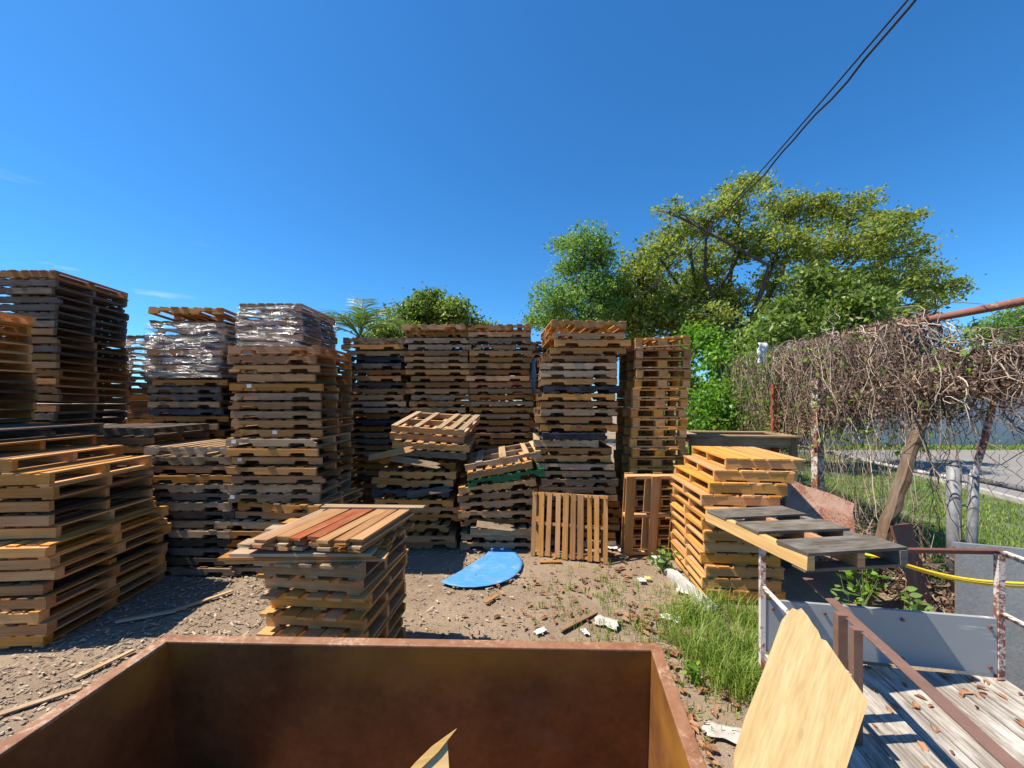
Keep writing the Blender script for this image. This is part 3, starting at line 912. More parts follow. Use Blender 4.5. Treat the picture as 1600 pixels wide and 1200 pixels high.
sw_ = MB().box((xl, yf_, .12), (xl + .03, yb, zt - .014))
sw_.v = [(x, y + ((zt - z) * .085 if y > 0 else 0), z) for x, y, z in sw_.v]
sw_.obj('side_wall', binm, BW)
def skewbox(lo, hi):
    mb = MB().box(lo, hi)
    mb.v = [(x + (y - yb) * .115, y, z) for x, y, z in mb.v]
    return mb
sw_ = skewbox((xr - .03, yf_, .12), (xr, yb, zt - .014))
sw_.v = [(x, y + ((zt - z) * .085 if y > 0 else 0), z) for x, y, z in sw_.v]
sw_.obj('side_wall', binm, BW)
MB().box((xl + .03, yf_, .12), (xr - .43, yf_ + .03, zt - .014)).obj('end_wall', binm, BW)
fm = MB().box((xl + .03, yf_ + .03, .50), (xr - .03, yb + .02, .54))
fm.v = [(x + ((y - yb) * .115 if x > 0 else 0), y, z) for x, y, z in fm.v]
fm.obj('floor_plate', binm, BW)
for xx in (-1.3, .2):
    MB().box((xx, yf_ + .1, -.02), (xx + .12, yb - .1, .118)).obj('skid', rimm, BW)
def rim(lo, hi, sk=False):
    mb = skewbox(lo, hi) if sk else MB().box(lo, hi)
    o = mb.obj('rim', rimm, BW)
    bv = o.modifiers.new('b', 'BEVEL'); bv.width = .004; bv.segments = 2
rim((xl - .02, yb - .032, zt - .0135), (xr + .02, yb + .022, zt))
rim((xl - .02, yf_, zt - .0135), (xl + .036, yb - .0322, zt + .002))
rim((xr - .032, yf_, zt - .0135), (xr + .02, yb - .0322, zt + .002), True)
# broken timber that stands in the bin
tb = MB()
tb.poly([(-.085, -.70), (.080, -.70), (.060, .012), (.03, -.004), (.0, -.012), (-.03, -.035), (-.085, -.052)], -.02, .02)
tb.poly([(-.095, -.085), (-.07, -.062), (-.02, -.040), (.03, -.012), (.092, .036), (.05, .020), (.01, .004), (-.04, -.025), (-.09, -.060)], -.031, -.0205)
o = tb.obj('broken_plank', W['lemon'])
o.matrix_basis = T(-.275, 1.29, 1.20, 14) @ Matrix.Rotation(R(-38), 4, 'X')
tag(o, 'short pale plank with a splintered end standing in the rusty bin', 'plank')

# ---------------------------------------------------------------- plywood sheet
m, n, b, out = newmat('plywood')
uv = n.nodes.new('ShaderNodeTexCoord')
v_ = uv.outputs['Object']
wv = n.nodes.new('ShaderNodeTexWave'); wv.wave_type = 'BANDS'; wv.bands_direction = 'X'
wv.inputs['Scale'].default_value = 1.3; wv.inputs['Distortion'].default_value = 14; wv.inputs['Detail'].default_value = 6; wv.inputs['Detail Scale'].default_value = 0.9; wv.inputs['Detail Roughness'].default_value = 0.7
n.links.new(mapn(n, v_, (2.2, 0.45, 1)), wv.inputs['Vector'])
g1 = noisen(n, mapn(n, v_, (90, 5, 1)), 1, 4, 0.6)
c = mix(n, 'MIX', wv.outputs['Fac'], (0.49, 0.36, 0.165), (0.55, 0.415, 0.205))
c = mix(n, 'MULTIPLY', 0.75, c, ramp3(n, g1.outputs[0], (0.72, 0.66, 0.58), (1.1, 1.09, 1.06)))
g3 = noisen(n, mapn(n, v_, (14, 1.6, 1)), 1, 5, 0.65)
c = mix(n, 'MULTIPLY', 0.25, c, ramp3(n, g3.outputs[0], (0.8, 0.74, 0.64), (1.08, 1.08, 1.08)))
st = noisen(n, v_, 7, 3, 0.5)
c = mix(n, 'MIX', mathn(n, 'MULTIPLY', ramp_out(n, st.outputs[0], 0.62, 0.74), 0.28), c, (0.30, 0.25, 0.19))
vo = n.nodes.new('ShaderNodeTexVoronoi'); vo.inputs['Scale'].default_value = 1.0
n.links.new(mapn(n, v_, (11, 4, 1)), vo.inputs['Vector'])
c = mix(n, 'MIX', mathn(n, 'MULTIPLY', ramp_out(n, vo.outputs['Distance'], 0.14, 0.08), 0.5), c, (0.36, 0.23, 0.10))
n.links.new(c, b.inputs['Base Color']); b.inputs['Roughness'].default_value = 0.75
bump(n, b, g1.outputs[0], 0.2, 0.002)
ply = m
A = P(1147, 1178, 1.62); B_ = P(1243, 950, 2.22); Cc = P(1356, 1097, 1.80)
nrm = (Cc - A).cross(B_ - A).normalized()
def on_plane(px, py):
    d_ = P(px, py, 1.0) - Vector((0, 0, CAMH)); o_ = Vector((0, 0, CAMH))
    t_ = (A - o_).dot(nrm) / d_.dot(nrm)
    return o_ + d_ * t_
ysd = (B_ - A).normalized(); xsd = ysd.cross(nrm).normalized()
if xsd.x < 0: xsd = -xsd
zsd = xsd.cross(ysd)
Mply = Matrix((( xsd.x, ysd.x, zsd.x, A.x), (xsd.y, ysd.y, zsd.y, A.y), (xsd.z, ysd.z, zsd.z, A.z), (0, 0, 0, 1)))
outl = [(1147, 1178), (1165, 1120), (1196, 1040), (1222, 968), (1238, 950), (1246, 953), (1252, 950), (1262, 962), (1270, 975), (1278, 985), (1283, 998), (1291, 1001), (1322, 1046), (1340, 1072),
        (1357, 1097), (1341, 1145), (1322, 1203), (1308, 1245), (1220, 1300), (1150, 1260)]
loc = [Mply.inverted() @ on_plane(x, y) for x, y in outl]
pm = MB(); k = len(loc)
for z in (0, -.014):
    for p in loc:
        pm.v.append((p.x, p.y, z))
pm.face(range(k), [(p.x, p.y) for p in loc]); pm.face([k + i for i in reversed(range(k))], [(p.x, p.y) for p in reversed(loc)])
for i in range(k):
    j = (i + 1) % k
    pm.face([j, i, k + i, k + j], [(0, 0)] * 4)
o = pm.obj('plywood_sheet', ply); o.matrix_basis = Mply
tag(o, 'yellow plywood offcut with a torn corner propped beside the bin', 'plywood')

# ---------------------------------------------------------------- utility trailer
rwhite = rust('flaking_white_paint', (0.55, 0.52, 0.48), (0.62, 0.60, 0.56), (0.24, 0.10, 0.055), 6, 0.50, 0.54, 0.7)
rbrown = rust('brown_angle_iron', (0.155, 0.085, 0.062), (0.20, 0.115, 0.085), (0.30, 0.22, 0.19), 6, 0.60, 0.70, 0.6)
rdark = rust('dark_rust', (0.115, 0.045, 0.035), (0.17, 0.065, 0.045), (0.28, 0.14, 0.10), 8, 0.58, 0.7, 0.7)
rflake = rust('rust_with_white_flakes', (0.23, 0.085, 0.055), (0.16, 0.06, 0.045), (0.58, 0.53, 0.49), 7, 0.50, 0.56, 0.7)
TZ = .42
TR = thing('utility_trailer', 'flatbed utility trailer with bleached plank deck and rusty angle-iron rails', 'trailer', T(1.92, 3.0, 0, -10))
TW = 1.52
nbp = 11
rt = random.Random(3)
for i in range(nbp):
    wd = TW / nbp
    MB().box((i * wd + .004, -3.6 + rt.uniform(-.03, .03), TZ - .038), ((i + 1) * wd - .004, -.035, TZ + rt.uniform(-.004, .004)), ax=1, jit=.002, r=rt).obj('deck_plank', W['deck'], TR)
def angle_iron(name, a, b_, s, mat, parent, flip=1):
    """an L-section bar from a to b"""
    a = Vector(a); b_ = Vector(b_); d_ = b_ - a; L = d_.length
    q = d_.to_track_quat('X', 'Z').to_matrix().to_4x4()
    mb = MB().box((0, -s / 2, -.005), (L, s / 2, 0)).box((0, flip * s / 2 - (.005 if flip > 0 else 0), -s), (L, flip * s / 2 + (0 if flip > 0 else .005), -.0052))
    o = mb.obj(name, mat, parent); o.matrix_basis = Matrix.Translation(a) @ q
    return o
MB().box((-.02, -3.6, TZ - .10), (.03, -.03, TZ - .042)).obj('frame_rail', rdark, TR)
MB().box((TW - .03, -3.6, TZ - .10), (TW + .02, -.03, TZ - .042)).obj('frame_rail', rdark, TR)
for yy in (-.6, -1.6, -2.6):
    MB().box((.032, yy, TZ - .10), (TW - .032, yy + .05, TZ - .042)).obj('cross_member', rdark, TR)
MB().box((-.015, -.018, TZ - .1), (.02, .018, 1.222)).obj('gate_post', rwhite, TR)
MB().box((TW - .02, -.018, TZ - .1), (TW + .018, .018, 1.272)).obj('gate_post', rflake, TR)
o = angle_iron('gate_top_rail', (-.015, 0, 1.222), (TW + .018, 0, 1.302), .04, rdark, TR)
angle_iron('side_rail', (0, -.02, .93), (.02, -.95, .90), .036, rwhite, TR)
angle_iron('side_rail', (TW, -.02, .87), (TW, -3.5, .87), .04, rwhite, TR)
angle_iron('side_rail', (TW, -.02, 1.30), (TW, -3.5, 1.30), .045, rwhite, TR)
m, n, b, out = newmat('grey_painted_board')
tcn = n.nodes.new('ShaderNodeTexCoord'); v_ = tcn.outputs['Object']
a1 = noisen(n, mapn(n, v_, (2.5, 2, 26)), 1.6, 6, 0.65); a2 = noisen(n, v_, 2.2, 4, 0.5)
f1 = mathn(n, 'MULTIPLY', ramp_out(n, a1.outputs[0], 0.54, 0.60), ramp_out(n, a2.outputs[0], 0.48, 0.62))
c = mix(n, 'MIX', a2.outputs[0], (0.25, 0.275, 0.29), (0.31, 0.335, 0.345))
c = mix(n, 'MIX', mathn(n, 'MULTIPLY', f1, 0.75), c, (0.60, 0.59, 0.57))  # pale streaks of reflected sunlight, painted into the panel colour
n.links.new(c, b.inputs['Base Color']); b.inputs['Roughness'].default_value = 0.6
greyp = m
o = MB().box((.025, -.012, TZ + .012), (TW - .025, .02, TZ + .40), jit=.004).obj('gate_panel', greyp, TR)
for bx in (.07, .42, .92, TW - .07):
    for bz in (.06, .34):
        mb = MB().tube([(bx, -.026, TZ + bz), (bx, -.010, TZ + bz)], .011, 8)
        mb.obj('bolt', rdark, TR)
# the long angle-iron rail and its two posts
def trl(p):                                                # world -> trailer
    return TR.matrix_basis.inverted() @ Vector(p)
a = trl(P(1262, 903, 2.82)); e = a + (trl(P(1540, 1157, 1.49)) - a) * 1.5
angle_iron('long_rail', a, e, .062, rbrown, TR)
for px, s in ((1313, .05), (1337, .045)):
    q = trl(P(px, 953 + (px - 1310) * .95, 2.36 - (px - 1310) * .006)); 
    MB().box((q.x - s / 2, q.y - s / 2, TZ + .006), (q.x + s / 2, q.y + s / 2, q.z - .01)).obj('rail_post', rbrown, TR)
# wheels and tongue, mostly out of sight
tyre = plain('tyre_rubber', (0.03, 0.03, 0.03), 0.85, 0, 0.2, 12)
for xx in (-.16, TW + .16):
    M_ = Matrix.Translation((xx, -1.9, .29)) @ Matrix.Rotation(R(90), 4, 'Y')
    mb = MB(); N = 24; prof = [(.15, -.07), (.27, -.085), (.295, -.06), (.295, .06), (.27, .085), (.15, .07)]
    for i in range(N):
        th = 2 * math.pi * i / N
        for r_, z in prof:
            mb.v.append(tuple(M_ @ Vector((math.cos(th) * r_, math.sin(th) * r_, z))))
    for i in range(N):
        for k in range(6):
            mb.face([i * 6 + k, i * 6 + (k + 1) % 6, ((i + 1) % N) * 6 + (k + 1) % 6, ((i + 1) % N) * 6 + k], [(0, 0)] * 4)
    wo = mb.obj('wheel', tyre, TR, True)
    hb = MB().tube([M_ @ Vector((0, 0, -.05)), M_ @ Vector((0, 0, .05))], .149, 20)
    hb.obj('rim', rwhite, wo)

# ---------------------------------------------------------------- galvanised box, yellow hose
m, n, b, out = newmat('galvanised_steel')
tcn = n.nodes.new('ShaderNodeTexCoord'); v_ = tcn.outputs['Object']
vo = n.nodes.new('ShaderNodeTexVoronoi'); vo.inputs['Scale'].default_value = 70; n.links.new(v_, vo.inputs['Vector'])
a1 = noisen(n, v_, 3, 5, 0.6)
sc_ = n.nodes.new('ShaderNodeSeparateColor'); n.links.new(vo.outputs['Color'], sc_.inputs[0])
c = mix(n, 'MIX', sc_.outputs[0], (0.33, 0.36, 0.375), (0.43, 0.46, 0.47))
c = mix(n, 'MULTIPLY', 0.5, c, ramp3(n, a1.outputs[0], (0.75, 0.76, 0.78), (1.12, 1.12, 1.12)))
n.links.new(c, b.inputs['Base Color']); b.inputs['Metallic'].default_value = 0.6
n.links.new(mathn(n, 'ADD', mathn(n, 'MULTIPLY', sc_.outputs[1], 0.2), 0.38), b.inputs['Roughness'])
galv = m
GB = thing('metal_sheet', 'upright galvanised metal sheet standing behind the trailer gate', 'metal sheet', T(3.56, 3.13, 0, -20))
MB().box((0, 0, -.02), (1.3, .012, 1.205), jit=.004).obj('panel', galv, GB)
MB().box((.0, .0125, 1.17), (1.3, .05, 1.20)).obj('folded_edge', galv, GB)
MB().box((.02, .0125, -.02), (.06, .052, 1.168)).obj('batten', W['grey'], GB)
MB().box((1.2, .0125, -.02), (1.24, .052, 1.168)).obj('batten', W['grey'], GB)
yel = plain('yellow_rubber', (0.72, 0.50, 0.02), 0.45, 0, 0.1, 30)
for k, (o1, o2) in enumerate(((0, 0), (-.035, .02))):
    a = P(1385, 872, 3.05) + Vector((0, o2, o1 * .3)); e = P(1610, 912, 2.75) + Vector((0, o2, o1))
    pts = [a.lerp(e, i / 20) + Vector((0, 0, -.10 * math.sin(math.pi * i / 20) * .5)) for i in range(21)]
    pts = [P(1350, 866, 3.15)] + pts + [e + (e - a) * .3 + Vector((0, 0, .05))]
    o = MB().tube(pts, .0095, 8).obj('yellow_hose', yel, None, True)
    tag(o, ('upper' if k == 0 else 'lower') + ' strand of the yellow hose stretched behind the trailer gate', 'hose')

# ---------------------------------------------------------------- boundary fence with dead vines
galvp = plain('grey_pipe', (0.20, 0.205, 0.21), 0.6, 0.15, 0.3, 11)
rustred = rust('rust_red_post', (0.36, 0.085, 0.035), (0.26, 0.06, 0.03), (0.16, 0.05, 0.03), 7, 0.6, 0.72, 0.8)
rpipe = rust('rusty_pipe', (0.27, 0.105, 0.06), (0.20, 0.075, 0.05), (0.36, 0.25, 0.20), 5, 0.56, 0.66, 0.75)
FE = thing('chain_link_fence', 'tall chain-link fence on rusty posts overgrown with dry vines', 'fence', T(fence_x(6), 6, 0))
inv = FE.matrix_basis.inverted()
def fp(Y, z, off=0.0):
    return inv @ Vector((fence_x(Y) + off, Y - off * .16, z))
def HR(Y): return 3.33 + .012 * (Y - 4)
MB().tube([fp(Y, HR(Y) + .02 * math.sin(Y * 1.3)) for Y in np.arange(2.6, 13.1, .5)], .042, 10).obj('high_rail', rpipe, FE, True)
MB().tube([fp(4.48, 0), fp(4.48, 1.60)], .062, 14).tube([fp(4.48, 1.60), fp(4.48, 1.635)], .066, 14, r1=.03).obj('gate_post', galvp, FE, True)
MB().tube([fp(4.40, 0, .10), fp(4.42, .8, .125), fp(4.42, 1.50, .14)], .045, 12).obj('gate_post', galvp, FE, True)
for z in (.55, 1.15, 1.42):
    MB().tube([fp(4.48, z, -.07), fp(4.44, z, .10)], .012, 6).obj('hinge', galvp, FE)
MB().tube([fp(Y, 1.45 - .01 * math.sin((Y - 4.5) * 1.5)) for Y in np.arange(4.54, 9.6, .5)], .026, 8).obj('middle_rail', plain('pale_pipe', (.52, .50, .47), .6, .2, .15, 6), FE, True)
MB().tube([fp(4.36, 1.46, .14), fp(2.2, 1.44, .14)], .03, 8).obj('gate_rail', galvp, FE, True)
def Ibox(Y, z0, z1, s, mat, name, lean=0.0, off=0):
    a = fp(Y, z0, off); c_ = fp(Y, z1, off + lean)
    mb = MB()
    for (w_, d_) in ((s, s * .2), (s * .2, s)):
        mb.v += [(p.x + sx_ * w_ / 2, p.y + sy_ * d_ / 2, p.z) for p in (a, c_) for sx_, sy_ in ((-1, -1), (1, -1), (1, 1), (-1, 1))]
        b0 = len(mb.v) - 8
        for i in range(4):
            j = (i + 1) % 4
            mb.face([b0 + i, b0 + j, b0 + 4 + j, b0 + 4 + i], [(0, 0), (.1, 0), (.1, 1), (0, 1)])
        mb.face([b0 + 4, b0 + 5, b0 + 6, b0 + 7], [(0, 0)] * 4)
    return mb.obj(name, mat, FE)
MB().box(tuple(fp(7.76, 0, -.34) - Vector((.055, .05, 0))), tuple(fp(7.76, 2.66, -.34) + Vector((.055, .05, 0))), jit=.01).obj('fence_post', rustred, FE)
MB().box(tuple(fp(6.55, 0, -.24) - Vector((.065, .06, 0))), tuple(fp(6.55, 2.68, -.24) + Vector((.065, .06, 0))), jit=.012).obj('fence_post', rwhite, FE)
MB().box(tuple(fp(10.2, 0) - Vector((.06, .06, 0))), tuple(fp(10.2, 3.36) + Vector((.06, .06, 0)))).obj('fence_post', rdark, FE)
MB().box(tuple(fp(3.0, 0) - Vector((.05, .05, 0))), tuple(fp(3.0, 3.28) + Vector((.05, .05, 0)))).obj('fence_post', rdark, FE)
q = MB().tube([fp(4.40, 1.5, .12), fp(4.34, 1.9, .17), fp(4.18, 2.75, .2)], .034, 6); q.obj('stake', rflake, FE)
# woven wire
def chain(name, y0, y1, z0, z1, off, pitch=.125):
    wires = MB(); rr = .0027
    nW = int((y1 - y0) / pitch); nS = int((z1 - z0) / (pitch / 2)) // 1
    for i in range(nW):
        pts = []
        for k in range(nS + 1):
            Y = y0 + i * pitch + (pitch * .52 if k % 2 else 0)
            z = z0 + k * pitch / 2
            bulge = .03 * noise.noise(Vector((Y * .9, z * .9, 7)))
            pts.append(fp(Y, z, off + bulge + (.004 if k % 2 else -.004)))
        wires.tube(pts, rr, 3, cap=False)
    o = wires.obj(name, galvp, FE); o['kind'] = 'stuff'
chain('wire_mesh', 4.55, 9.2, .05, 2.9, .03)
chain('wire_mesh', 2.3, 4.36, .05, 2.6, .14)

# dry vine mass hanging from the high rail
m, n, b, out = newmat('dry_stems')
ge = n.nodes.new('ShaderNodeNewGeometry')
r = ramp(n, [(0.0, (0.06, 0.038, 0.028)), (0.5, (0.17, 0.115, 0.082)), (0.8, (0.36, 0.275, 0.20)), (1.0, (0.60, 0.50, 0.39))])
n.links.new(ge.outputs['Random Per Island'], r.inputs[0]); n.links.new(r.outputs[0], b.inputs['Base Color']); b.inputs['Roughness'].default_value = 0.85
stemm = m
deadleaf = leafmat('dead_leaves', (0.08, 0.05, 0.037), (0.30, 0.20, 0.14), 0.15, 0.8)
vine_l = leafmat('vine_leaves', (0.075, 0.15, 0.022), (0.22, 0.33, 0.05), 0.35, 0.45)
rv = random.Random(11)
VN = thing('dry_vine', 'thick mat of dead brown vine stems draped over the high fence rail', 'vine', T(fence_x(6), 6, 0))
def zbot(Y):
    j = .38 * noise.noise(Vector((Y * 1.9, 3, 1))) + .2 * noise.noise(Vector((Y * 6, 1, 5)))
    if Y < 4.6: return 2.4 + j * .5
    if Y < 5.6: return 2.1 + j
    return 2.1 - .30 * (Y - 5.6) + j
def vine(seg, Y, z, off, r_, n_, wander, down, mb, curl=.5):
    pts = []; p = [Y, z, off]; h = rv.uniform(0, 6.28); dh = rv.uniform(-1, 1) * curl
    for k in range(n_):
        pts.append(fp(*[p[0], p[1], p[2]]))
        h += dh * .6 + rv.gauss(0, .35) * curl
        p[0] += math.cos(h) * seg * wander
        p[1] += -down * seg + math.sin(h) * seg * wander * .8
        p[2] += rv.gauss(0, .12) * seg * 3 * wander
        p[2] = max(-.48, min(.45, p[2]))
        p[0] = max(2.7, p[0])
    mb.tube(pts, r_, 3, cap=False, r1=r_ * .6)
thin = MB()
for i in range(2600):
    Y = rv.choice((rv.uniform(3.0, 10.6), rv.uniform(4.0, 9.5)))
    z = (HR(Y) + .09 if Y > 4.75 else 2.95) - abs(rv.gauss(0, .28))
    o_ = rv.gauss(0, .17) * (1 + (HR(Y) - z))
    L = max(.25, (z - zbot(Y)) * rv.uniform(.5, 1.15))
    n_ = 9
    vine(L / n_ * 1.15, Y, z, o_, rv.choice((.0028, .0036, .005)), n_, rv.uniform(.3, .8), rv.uniform(.6, 1.0), thin, .8)
thin.obj('thin_stems', stemm, VN)['kind'] = 'stuff'
thick = MB()
for i in range(330):                                      # loops over the rail
    Y = rv.uniform(3.6, 8.2); n_ = 16
    z = HR(Y) + rv.uniform(-.4, .06) if Y > 4.7 else rv.uniform(2.5, 3.1)
    vine(rv.uniform(.05, .10), Y, z, rv.gauss(-.12, .17), rv.choice((.004, .005, .007)), n_, 1.0, .35, thick, .8)
for i in range(90):                                       # tangle at the near end
    Y = rv.uniform(3.2, 4.7)
    vine(rv.uniform(.05, .09), Y, rv.uniform(2.3, 2.9), rv.gauss(-.05, .22), rv.choice((.0045, .006, .007)), 15, 1.25, .15, thick, 1.0)
for i in range(170):                                      # long trailing stems
    Y = rv.uniform(4.2, 9.4)
    vine(rv.uniform(.08, .17), Y, rv.uniform(2.2, 3.0), rv.gauss(-.1, .15), rv.choice((.003, .004, .0055)), 12, .4, .85, thick, .7)
low = MB()
for i in range(420):                                      # creepers on the lower mesh
    Y = rv.uniform(4.6, 8.8)
    vine(.1, Y, rv.uniform(.6, 2.3), rv.gauss(-.03, .08), rv.choice((.0025, .0035)), 9, .7, rv.choice((-.5, .8, .9)), low, .9)
low.obj('thin_stems', stemm, VN)['kind'] = 'stuff'
thick.obj('thick_stems', stemm, VN)['kind'] = 'stuff'
cc = []
for i in range(42000):
    Y = rv.uniform(3.6, 10.6)
    u = rv.random() ** .8
    ht = HR(Y) + .12 if Y > 4.75 else 2.9
    z = ht - u * (ht - zbot(Y)) * .95
    cc.append(fp(Y, z, rv.gauss(0, .16) * (.6 + u * .9)))
cards('dead_leaves', cc, rng.uniform(.025, .072, len(cc)), deadleaf, VN, kind='stuff', aspect=.55)
cc = []
for i in range(4200):
    Y = 7.6 + abs(rv.gauss(0, 2.0)) if rv.random() < .8 else rv.uniform(5, 8)
    if Y > 11.5: continue
    cc.append(fp(Y, (HR(Y) if Y > 4.8 else 2.9) - rv.random() ** .9 * (1.7 + (Y > 9) * .8), rv.gauss(-.05, .24)))
for Yc, zc, nn, sp in ((7.95, 2.0, 260, .22), (7.9, 1.4, 120, .18), (9.3, 2.6, 1100, .5), (10.3, 2.4, 900, .5), (4.3, 2.66, 90, .13), (4.0, 2.8, 60, .1), (6.3, 3.0, 50, .15), (6.4, 2.0, 40, .16)):
    for i in range(nn):
        cc.append(fp(Yc + rv.gauss(0, sp), zc + rv.gauss(0, sp * 1.6), rv.gauss(-.16, .14)))
cards('vine_leaves', cc, rng.uniform(.04, .095, len(cc)), vine_l, VN, kind='stuff', aspect=.85)

# green creeper at the far end of the fence
def creeper(name, label, cx, cy, rx, ry, z0, z1, nl, size, mat, cat='bush'):
    t_ = thing(name, label, cat, T(cx, cy, 0))
    mb = MB()
    for i in range(26):
        a = rv.uniform(0, 6.28); q = rv.random() ** .5
        top = Vector((math.cos(a) * rx * q, math.sin(a) * ry * q, rv.uniform(z0 + (z1 - z0) * .5, z1)))
        b0 = Vector((top.x * .3, top.y * .3, 0))
        mb.tube([b0, b0.lerp(top, .5) + Vector((rv.gauss(0, .1), rv.gauss(0, .1), .2)), top], .018, 5, r1=.006)
    mb.obj('stems', stemm, t_)
    cen_ = []
    for k in range(max(8, nl // 70)):
        a = rv.uniform(0, 6.28); ph = rv.uniform(-.6, 1)
        s = math.sqrt(max(0, 1 - ph * ph)) if ph > 0 else 1
        q = rv.uniform(.72, 1.02)
        c0 = Vector((math.cos(a) * rx * s * q, math.sin(a) * ry * s * q, z0 + (z1 - z0) * (.45 + .55 * ph)))
        for i in range(70):
            cen_.append(c0 + Vector((rv.gauss(0, .17), rv.gauss(0, .17), rv.gauss(0, .2))))
    cards('leaves', cen_, rng.uniform(size * .6, size * 1.2, len(cen_)), mat, t_, kind='stuff', aspect=.8)
    return t_
creep_m = leafmat('creeper_leaves', (0.07, 0.165, 0.02), (0.22, 0.40, 0.045), 0.4, 0.45)
creeper('creeper_bush', 'bright green leafy creeper mound past the honey block stack', 5.6, 11.6, 1.25, 1.3, .2, 4.3, 9000, .13, creep_m)
creeper('creeper_bush', 'low yellow-green creeper mound at the foot of the far fence', 5.2, 9.9, .75, .8, 0, 2.6, 3800, .11, creep_m)

# pole tops and small things on the fence
cl = MB()
NV = 7
for i in range(NV):
    for k in range(5):
        cl.v.append((-.10 + .05 * k + .02 * math.sin(i * 1.7), -.05 - .03 * math.sin(i * 2.1 + k * 1.4), -.07 * i * 1.05))
for i in range(NV - 1):
    for k in range(4):
        cl.face([i * 5 + k, i * 5 + k + 1, (i + 1) * 5 + k + 1, (i + 1) * 5 + k], [(0, 0)] * 4)
o = cl.obj('rag', white, None, True)
o.modifiers.new('s', 'SOLIDIFY').thickness = .004
o.location = P(1189, 536, 8.35)
tag(o, 'white plastic rag caught on the vines', 'rag')

bs = MB()
for i in range(9):
    for k in range(4):
        bs.v.append((-.05 + .035 * k + .012 * math.sin(i * 1.3 + k), .02 * math.sin(i * .9 + k * 2), -.09 * i))
for i in range(8):
    for k in range(3):
        bs.face([i * 4 + k, i * 4 + k + 1, (i + 1) * 4 + k + 1, (i + 1) * 4 + k], [(0, 0)] * 4)
o = bs.obj('plastic_strip', plain('pale_blue_plastic', (.30, .40, .44), .4, 0, .15, 12), None, True)
o.modifiers.new('s', 'SOLIDIFY').thickness = .003
o.location = P(833, 560, 7.9)
tag(o, 'pale blue plastic strip hanging in the gap beside the tall uneven stack', 'plastic')
# leaning brace post, rusty plates, wooden rack, concrete edge
a = Vector((4.02, 4.46, 0)); e = Vector((5.02, 4.72, 2.34))
mb = MB()
mb.tube([a + (e - a) * (i / 15) + Vector((rv.gauss(0, .006), rv.gauss(0, .006), 0)) for i in range(16)], .074, 7, r1=.066)
mb.v = [(x + rv.gauss(0, .006), y + rv.gauss(0, .006), z + rv.gauss(0, .004)) for x, y, z in mb.v]
o = mb.obj('brace_post', W['post'], None, False)
tag(o, 'thick rough timber post leaning against the vine-covered fence', 'post')
pinkrust = rust('pink_rust_plate', (0.42, 0.29, 0.22), (0.34, 0.19, 0.13), (0.22, 0.085, 0.05), 11, 0.50, 0.58, 0.9)
mb = MB().poly([(-.38, -.2), (-.1, -.235), (.2, -.22), (.36, -.25), (.375, -.1), (.35, .08), (.37, .2), (.12, .235), (-.2, .22), (-.36, .25), (-.4, .05)], -.018, .018, Matrix.Rotation(R(-90), 4, 'X'))
o = mb.obj('rusty_plate', pinkrust); o.matrix_basis = T(3.98, 5.05, .98, -22, 48, 18)
tag(o, 'pinkish rusty steel plate tilted behind the stepped blond stack', 'plate')
mb = MB().box((-.28, -.010, -.45), (.28, .010, .45), jit=.03)
o = mb.obj('rusty_sheet', rdark); o.matrix_basis = T(4.42, 4.32, .50, 30, -14, 6)
tag(o, 'dark red rusty sheet standing under the leaning timber post', 'sheet')
o = MB().box((-.35, -.25, 0), (.35, .25, .95), jit=.01).obj('rubble_block', plain('dark_rubble', (.10, .075, .06), .95, 0, .4, 6, .6)); o.matrix_basis = T(3.85, 5.75, -.02, 14)
tag(o, 'dark weathered block propping up the pinkish rusty plate', 'block')
RK = thing('timber_rack', 'tall grey timber rack frame behind the stepped blond stack', 'rack', T(4.25, 7.55, 0, -8))
for sx_ in (-.85, .85):
    for sy_ in (-.45, .45):
        MB().box((sx_ - .05, sy_ - .05, -.02), (sx_ + .05, sy_ + .05, 1.68)).obj('leg', W['grey'], RK)
for sy_ in (-.45, .45):
    MB().box((-.798, sy_ - .045, 1.50), (.798, sy_ + .045, 1.68)).obj('beam', W['grey'], RK)
    MB().box((-.94, sy_ - .12, 1.683), (.94, sy_ + .12, 1.71)).obj('top_plank', W['grey'], RK)
for sx_ in (-.85, .85):
    MB().box((sx_ - .045, -.398, 1.50), (sx_ + .045, .398, 1.68)).obj('beam', W['grey'], RK)
    MB().box((sx_ - .12, -.328, 1.684), (sx_ + .12, .328, 1.709)).obj('top_plank', W['grey'], RK)
for xx in (-.3, .25):
    MB().box((xx - .04, -.398, 1.45), (xx + .04, .398, 1.55)).obj('cross_bar', W['dark'], RK)
o = MB().box((-.06, -.72, 0), (.06, .72, .10), jit=.015).obj('curb_block', plain('pale_curb', (.42, .42, .40), .9, 0, .3, 7, .4)); o.matrix_basis = T(2.15, 5.0, -.02, 5)
tag(o, 'low broken concrete edging along the foot of the stepped blond stack', 'edging')

